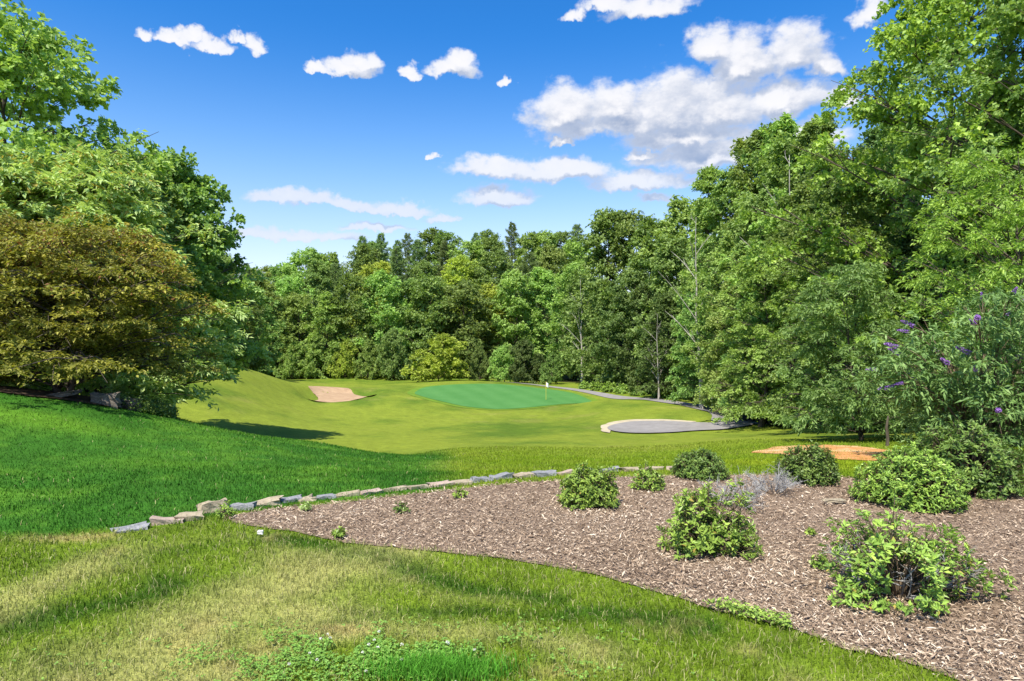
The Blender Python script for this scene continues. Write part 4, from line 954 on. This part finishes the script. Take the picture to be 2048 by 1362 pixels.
# ------------------------------------------------------------------ wood chips on the bed
def chips():
    rg = np.random.default_rng(8); N = 150000
    lr = rg.uniform(math.log(3.2), math.log(11.5), N); a = rg.uniform(-0.5, 0.80, N); r_ = np.exp(lr)
    x, y = r_ * np.sin(a), r_ * np.cos(a)
    k = inside(BEDP, x + rg.normal(size=N) * 0.03, y + rg.normal(size=N) * 0.03); x, y, r_ = x[k], y[k], r_[k]; n = len(x); z = hgt(x, y) + 0.016
    L = rg.gamma(1.9, 0.0125, n) * (0.8 + 0.05 * r_) + 0.009; Wd = (0.0032 + rg.gamma(1.8, 0.0023, n)) * (0.85 + 0.08 * r_); Wd = np.minimum(Wd, L * 0.5)
    yaw = rg.uniform(0, 6.28, n); pit = rg.normal(size=n) * 0.28
    ax = np.c_[np.cos(yaw) * np.cos(pit), np.sin(yaw) * np.cos(pit), np.sin(pit)]
    sd_ = np.c_[-np.sin(yaw), np.cos(yaw), rg.normal(size=n) * 0.4]; sd_ = unit(sd_); nn = np.cross(ax, sd_)
    c = np.c_[x, y, z + np.abs(np.sin(pit)) * L * 0.35 + rg.uniform(0, 0.012, n)]
    th = Wd * 0.35
    V = np.empty((n, 4, 3)); j = rg.uniform(-0.3, 0.3, (n, 4))
    V[:, 0] = c - ax * (L * 0.5)[:, None] + sd_ * (Wd * j[:, 0])[:, None]
    V[:, 1] = c + sd_ * (Wd * 0.5)[:, None] + ax * (L * j[:, 1])[:, None] + nn * th[:, None]
    V[:, 2] = c + ax * (L * 0.5)[:, None] + sd_ * (Wd * j[:, 2])[:, None]
    V[:, 3] = c - sd_ * (Wd * 0.5)[:, None] + ax * (L * j[:, 3])[:, None] + nn * th[:, None]
    m = tint_mat('wood_chip', [(0, (0.085, 0.055, 0.035)), (0.30, (0.275, 0.195, 0.135)), (0.62, (0.50, 0.39, 0.285)), (0.88, (0.66, 0.56, 0.44)), (1, (0.78, 0.71, 0.60))])
    pt = fbm(x * 1.1, y * 1.1, 71)
    t = np.clip(rg.beta(1.7, 2.0, n) * 0.95 + (pt - 0.5) * 0.35, 0, 1)
    o = add('wood_chips', mesh_np('wood_chips', V.reshape(-1, 3), None, np.arange(n * 4).reshape(-1, 4), face_attr=t), m)
    tag(o, 'brown and grey shredded wood chip mulch covering the planting bed', 'mulch', kind='stuff')
chips()

# ------------------------------------------------------------------ grass blades
def blades_mat(name, tr=0.3):
    m, n = mat_new(name); col = attr(n, 'Col', 'Color')
    ps = principled(n, col, 0.65, 0.10); t = n.node('ShaderNodeBsdfTranslucent'); n.l.new(n.mix(1.0, col, (1.2, 1.2, 0.7, 1), 'MULTIPLY'), t.inputs[0])
    mx = n.node('ShaderNodeMixShader'); mx.inputs[0].default_value = tr; n.l.new(ps, mx.inputs[1]); n.l.new(t.outputs[0], mx.inputs[2]); finish(n, mx.outputs[0]); return m
M['blade'] = blades_mat('grass_blade')
def blade_geo(rg, x, y, z, h, w, lean, col):
    n = len(x); yaw = rg.uniform(0, 6.28, n); la = rg.uniform(0, 6.28, n)
    base = np.c_[x, y, z]; sd_ = np.c_[np.cos(yaw), np.sin(yaw), np.zeros(n)]; ld = np.c_[np.cos(la), np.sin(la), np.zeros(n)]
    up = np.array([0, 0, 1.0]); w = w[:, None]; h = h[:, None]; lean = lean[:, None]
    V = np.empty((n, 5, 3)); V[:, 0] = base - sd_ * w * .5; V[:, 1] = base + sd_ * w * .5
    mid = base + up * h * 0.6 + ld * h * lean * 0.3
    V[:, 2] = mid + sd_ * w * .38; V[:, 3] = mid - sd_ * w * .38
    V[:, 4] = base + up * h * (1 - 0.25 * lean) + ld * h * lean
    i = np.arange(n) * 5
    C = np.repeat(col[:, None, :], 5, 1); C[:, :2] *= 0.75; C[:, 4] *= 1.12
    return V.reshape(-1, 3), np.c_[i + 3, i + 2, i + 4], np.c_[i, i + 1, i + 2, i + 3], C.reshape(-1, 3)
def grass_obj(name, rg, x, y, label, hmul=1.0, cover=None):
    r_ = np.hypot(x, y); n = len(x); z = hgt(x, y) - 0.006
    patch = fbm(x * 3, y * 3, 81, 3)
    h = (0.045 + 0.0010 * r_) * rg.uniform(0.6, 1.35, n) * (0.7 + 0.6 * patch) * hmul
    w = np.maximum(0.0040, 0.00092 * r_) * rg.uniform(0.7, 1.3, n)
    lean = rg.uniform(0.15, 1.0, n)
    col = turf(x, y) * rg.uniform(0.5, 1.6, n)[:, None]
    dry = rg.random(n) < np.where(behind_stones(x, y) > 0, 0.012, 0.15)
    col[dry] = np.array([0.50, 0.46, 0.22]) * rg.uniform(0.7, 1.2, dry.sum())[:, None]
    fr = r_ > 11
    V, T, Q, C = blade_geo(rg, x[~fr], y[~fr], z[~fr], h[~fr], w[~fr], lean[~fr], col[~fr])
    if fr.any():
        V2, T2, Q2, C2 = blade_geo(rg, x[fr], y[fr], z[fr], h[fr], w[fr], lean[fr], col[fr])
        V2 = V2.reshape(-1, 5, 3)[:, [0, 1, 4]].reshape(-1, 3); C2 = C2.reshape(-1, 5, 3)[:, [0, 1, 4]].reshape(-1, 3)
        T = np.r_[T, np.arange(len(V2)).reshape(-1, 3) + len(V)]; V = np.r_[V, V2]; C = np.r_[C, C2]
    o = add(name, mesh_np(name, V, T, Q, vcol=C), M['blade']); tag(o, label, 'grass', kind='stuff'); return o
def grass():
    rg = np.random.default_rng(9); N = 300000
    r_ = np.exp(rg.uniform(math.log(2.9), math.log(27), N)); a = rg.uniform(-0.78, 0.78, N)
    x, y = r_ * np.sin(a), r_ * np.cos(a)
    k = ~inside(BEDP, x, y) & ~inside(MBED, x, y) & ~inside(SOILR, x, y)
    ck = inside(CLAY, x, y); k &= ~(ck & (rg.random(N) < np.where(fbm(x * 1.3, y * 1.3, 97, 4) > 0.50, 0.25, np.where(inside(CLAY_IN, x, y), 0.97, 0.45))))
    x, y = x[k], y[k]
    lush = (behind_stones(x, y) > 0.05)
    grass_obj('near_lawn_grass', rg, x[~lush], y[~lush], 'short lawn with straw-coloured and green swathes in front of the mulch bed')
    grass_obj('upper_lawn_grass', rg, x[lush], y[lush], 'green mown lawn sloping away behind the stone edging', 0.9)
grass()
# long grass tuft, clover with white heads, sprigs of weed
def clover():
    rg = np.random.default_rng(10); n = 4600
    cx, cy = G(760, 1325); x = cx + rg.normal(size=n) * 0.58; y = cy + rg.normal(size=n) * 0.19 + 0.02
    k = fbm(x * 5, y * 5, 93, 3) > 0.47; x, y = x[k], y[k]; n = len(x); z = hgt(x, y) + rg.uniform(0.018, 0.05, n)
    ii = np.repeat(np.arange(n), 3); a = rg.uniform(0, 6.28, n)[ii] + np.tile([0, 2.09, 4.19], n)
    ax = np.c_[np.cos(a), np.sin(a), rg.uniform(-0.1, 0.4, len(ii))]; nr = np.c_[rg.normal(size=(len(ii), 2)) * 0.3, np.ones(len(ii))]
    me = leaf_mesh('clover_leaves', np.c_[x, y, z][ii], nr, ax, np.full(len(ii), 0.014), np.full(len(ii), 0.012), np.clip(rg.normal(0.5, 0.2, len(ii)), 0, 0.95), 0.08)
    m = leaf_mat('clover', (0.05, 0.12, 0.008), (0.09, 0.19, 0.012), (0.15, 0.27, 0.02), 0.3, var=0.0)
    o = add('clover_patch', me, m); tag(o, 'patch of bright green clover dotted with white heads in the near lawn', 'clover', kind='stuff')
    # white heads
    fp, fn, fa = [], [], []
    for i in range(18):
        j = rg.integers(n); c = np.array([x[j], y[j], z[j] + 0.03])
        for q_ in range(26):
            u = unit(rg.normal(size=3)); u[2] = abs(u[2]); fp.append(c + u * 0.003); fa.append(u); fn.append(rg.normal(size=3))
    fp = np.array(fp); me = leaf_mesh('clover_heads', fp, np.array(fn), np.array(fa), np.full(len(fp), 0.008), np.full(len(fp), 0.005), rg.random(len(fp)))
    add('blossoms', me, tint_mat('clover_white', [(0, (0.6, 0.58, 0.5)), (1, (0.82, 0.80, 0.76))]), o)['kind'] = 'stuff'
clover()
def tuft():
    rg = np.random.default_rng(12); n = 2600; cx, cy = G(880, 1352); x = cx + rg.normal(size=n) * 0.17; y = cy + rg.normal(size=n) * 0.06
    col = np.array([0.10, 0.29, 0.03]) * rg.uniform(0.6, 1.5, n)[:, None]
    V, T, Q, C = blade_geo(rg, x, y, hgt(x, y), rg.uniform(0.06, 0.13, n), rg.uniform(0.003, 0.006, n), rg.uniform(0.1, 0.7, n), col)
    tag(add('long_grass_tuft', mesh_np('long_grass_tuft', V, T, Q, vcol=C), M['blade']), 'tuft of longer bright green grass beside the clover', 'grass', kind='stuff')
tuft()
for i, (px, py, s, m, lab) in enumerate([(921, 998, 0.075, 'azalea', 'tiny bright green weed on the mulch below the stone edging'), (803, 1028, 0.08, 'azalea_dark', 'thin green seedling on the mulch left of a tiny bright weed'), (1640, 1140, 0.07, 'azalea', 'small green weed on the mulch before the ragged azalea'),
        (678, 1078, 0.07, 'azalea', 'leafy weed where mulch meets the near lawn'), (610, 1024, 0.06, 'pale', 'yellowish low weed on the mulch near the pale tan block'), (1622, 1075, 0.04, 'azalea', 'single pale leafy sprout in open mulch between two azaleas'), (450, 1036, 0.11, 'azalea', 'green weeds tucked against the pale tan block')]):
    x, y = at(px, py); shrub('weed', x, y, s, s, s * 1.3, 14, lab, m, 60 + i, leafL=0.035, ratio=0.5, per=6, accent=0, cat='weed')
# leafy fringe of weeds along the bed front, ivy by the maple bed
def cover(name, poly, n, hmax, leafL, mat, label, cat, seed):
    rg = np.random.default_rng(seed); poly = np.asarray(poly)
    x = rg.uniform(poly[:, 0].min(), poly[:, 0].max(), n); y = rg.uniform(poly[:, 1].min(), poly[:, 1].max(), n); k = inside(poly, x, y); x, y = x[k], y[k]; n = len(x)
    hm = hmax * (0.4 + 0.9 * fbm(x * 2, y * 2, seed, 3)); z = hgt(x, y) + rg.uniform(0.02, 1, n) * hm + 0.03
    me = leaf_mesh(name, np.c_[x, y, z], np.c_[rg.normal(size=(n, 2)) * 0.5, np.ones(n)], rg.normal(size=(n, 3)) * [1, 1, .4], leafL * rg.uniform(.6, 1.3, n), leafL * .7 * rg.uniform(.6, 1.3, n), np.clip(rg.normal(.45, .2, n), 0, .95))
    tag(add(name, me, M[mat]), label, cat, kind='stuff')
cover('ivy', [(X(215, 15.4), 15.4), (X(280, 15.4), 15.4), (X(360, 16.2), 16.2), (X(330, 18.2), 18.2), (X(270, 18.5), 18.5), (X(200, 17.2), 17.2)], 9000, 0.30, 0.07, 'azalea_dark', 'green ivy spilling from the maple bed onto the grass', 'ivy', 71)
cover('edge_weeds', [G(1405, 1222), G(1450, 1218), G(1585, 1252), G(1580, 1268), G(1500, 1250)], 1600, 0.05, 0.026, 'azalea', 'bright green broadleaf weeds along the lawn edge of the mulch', 'weeds', 72)
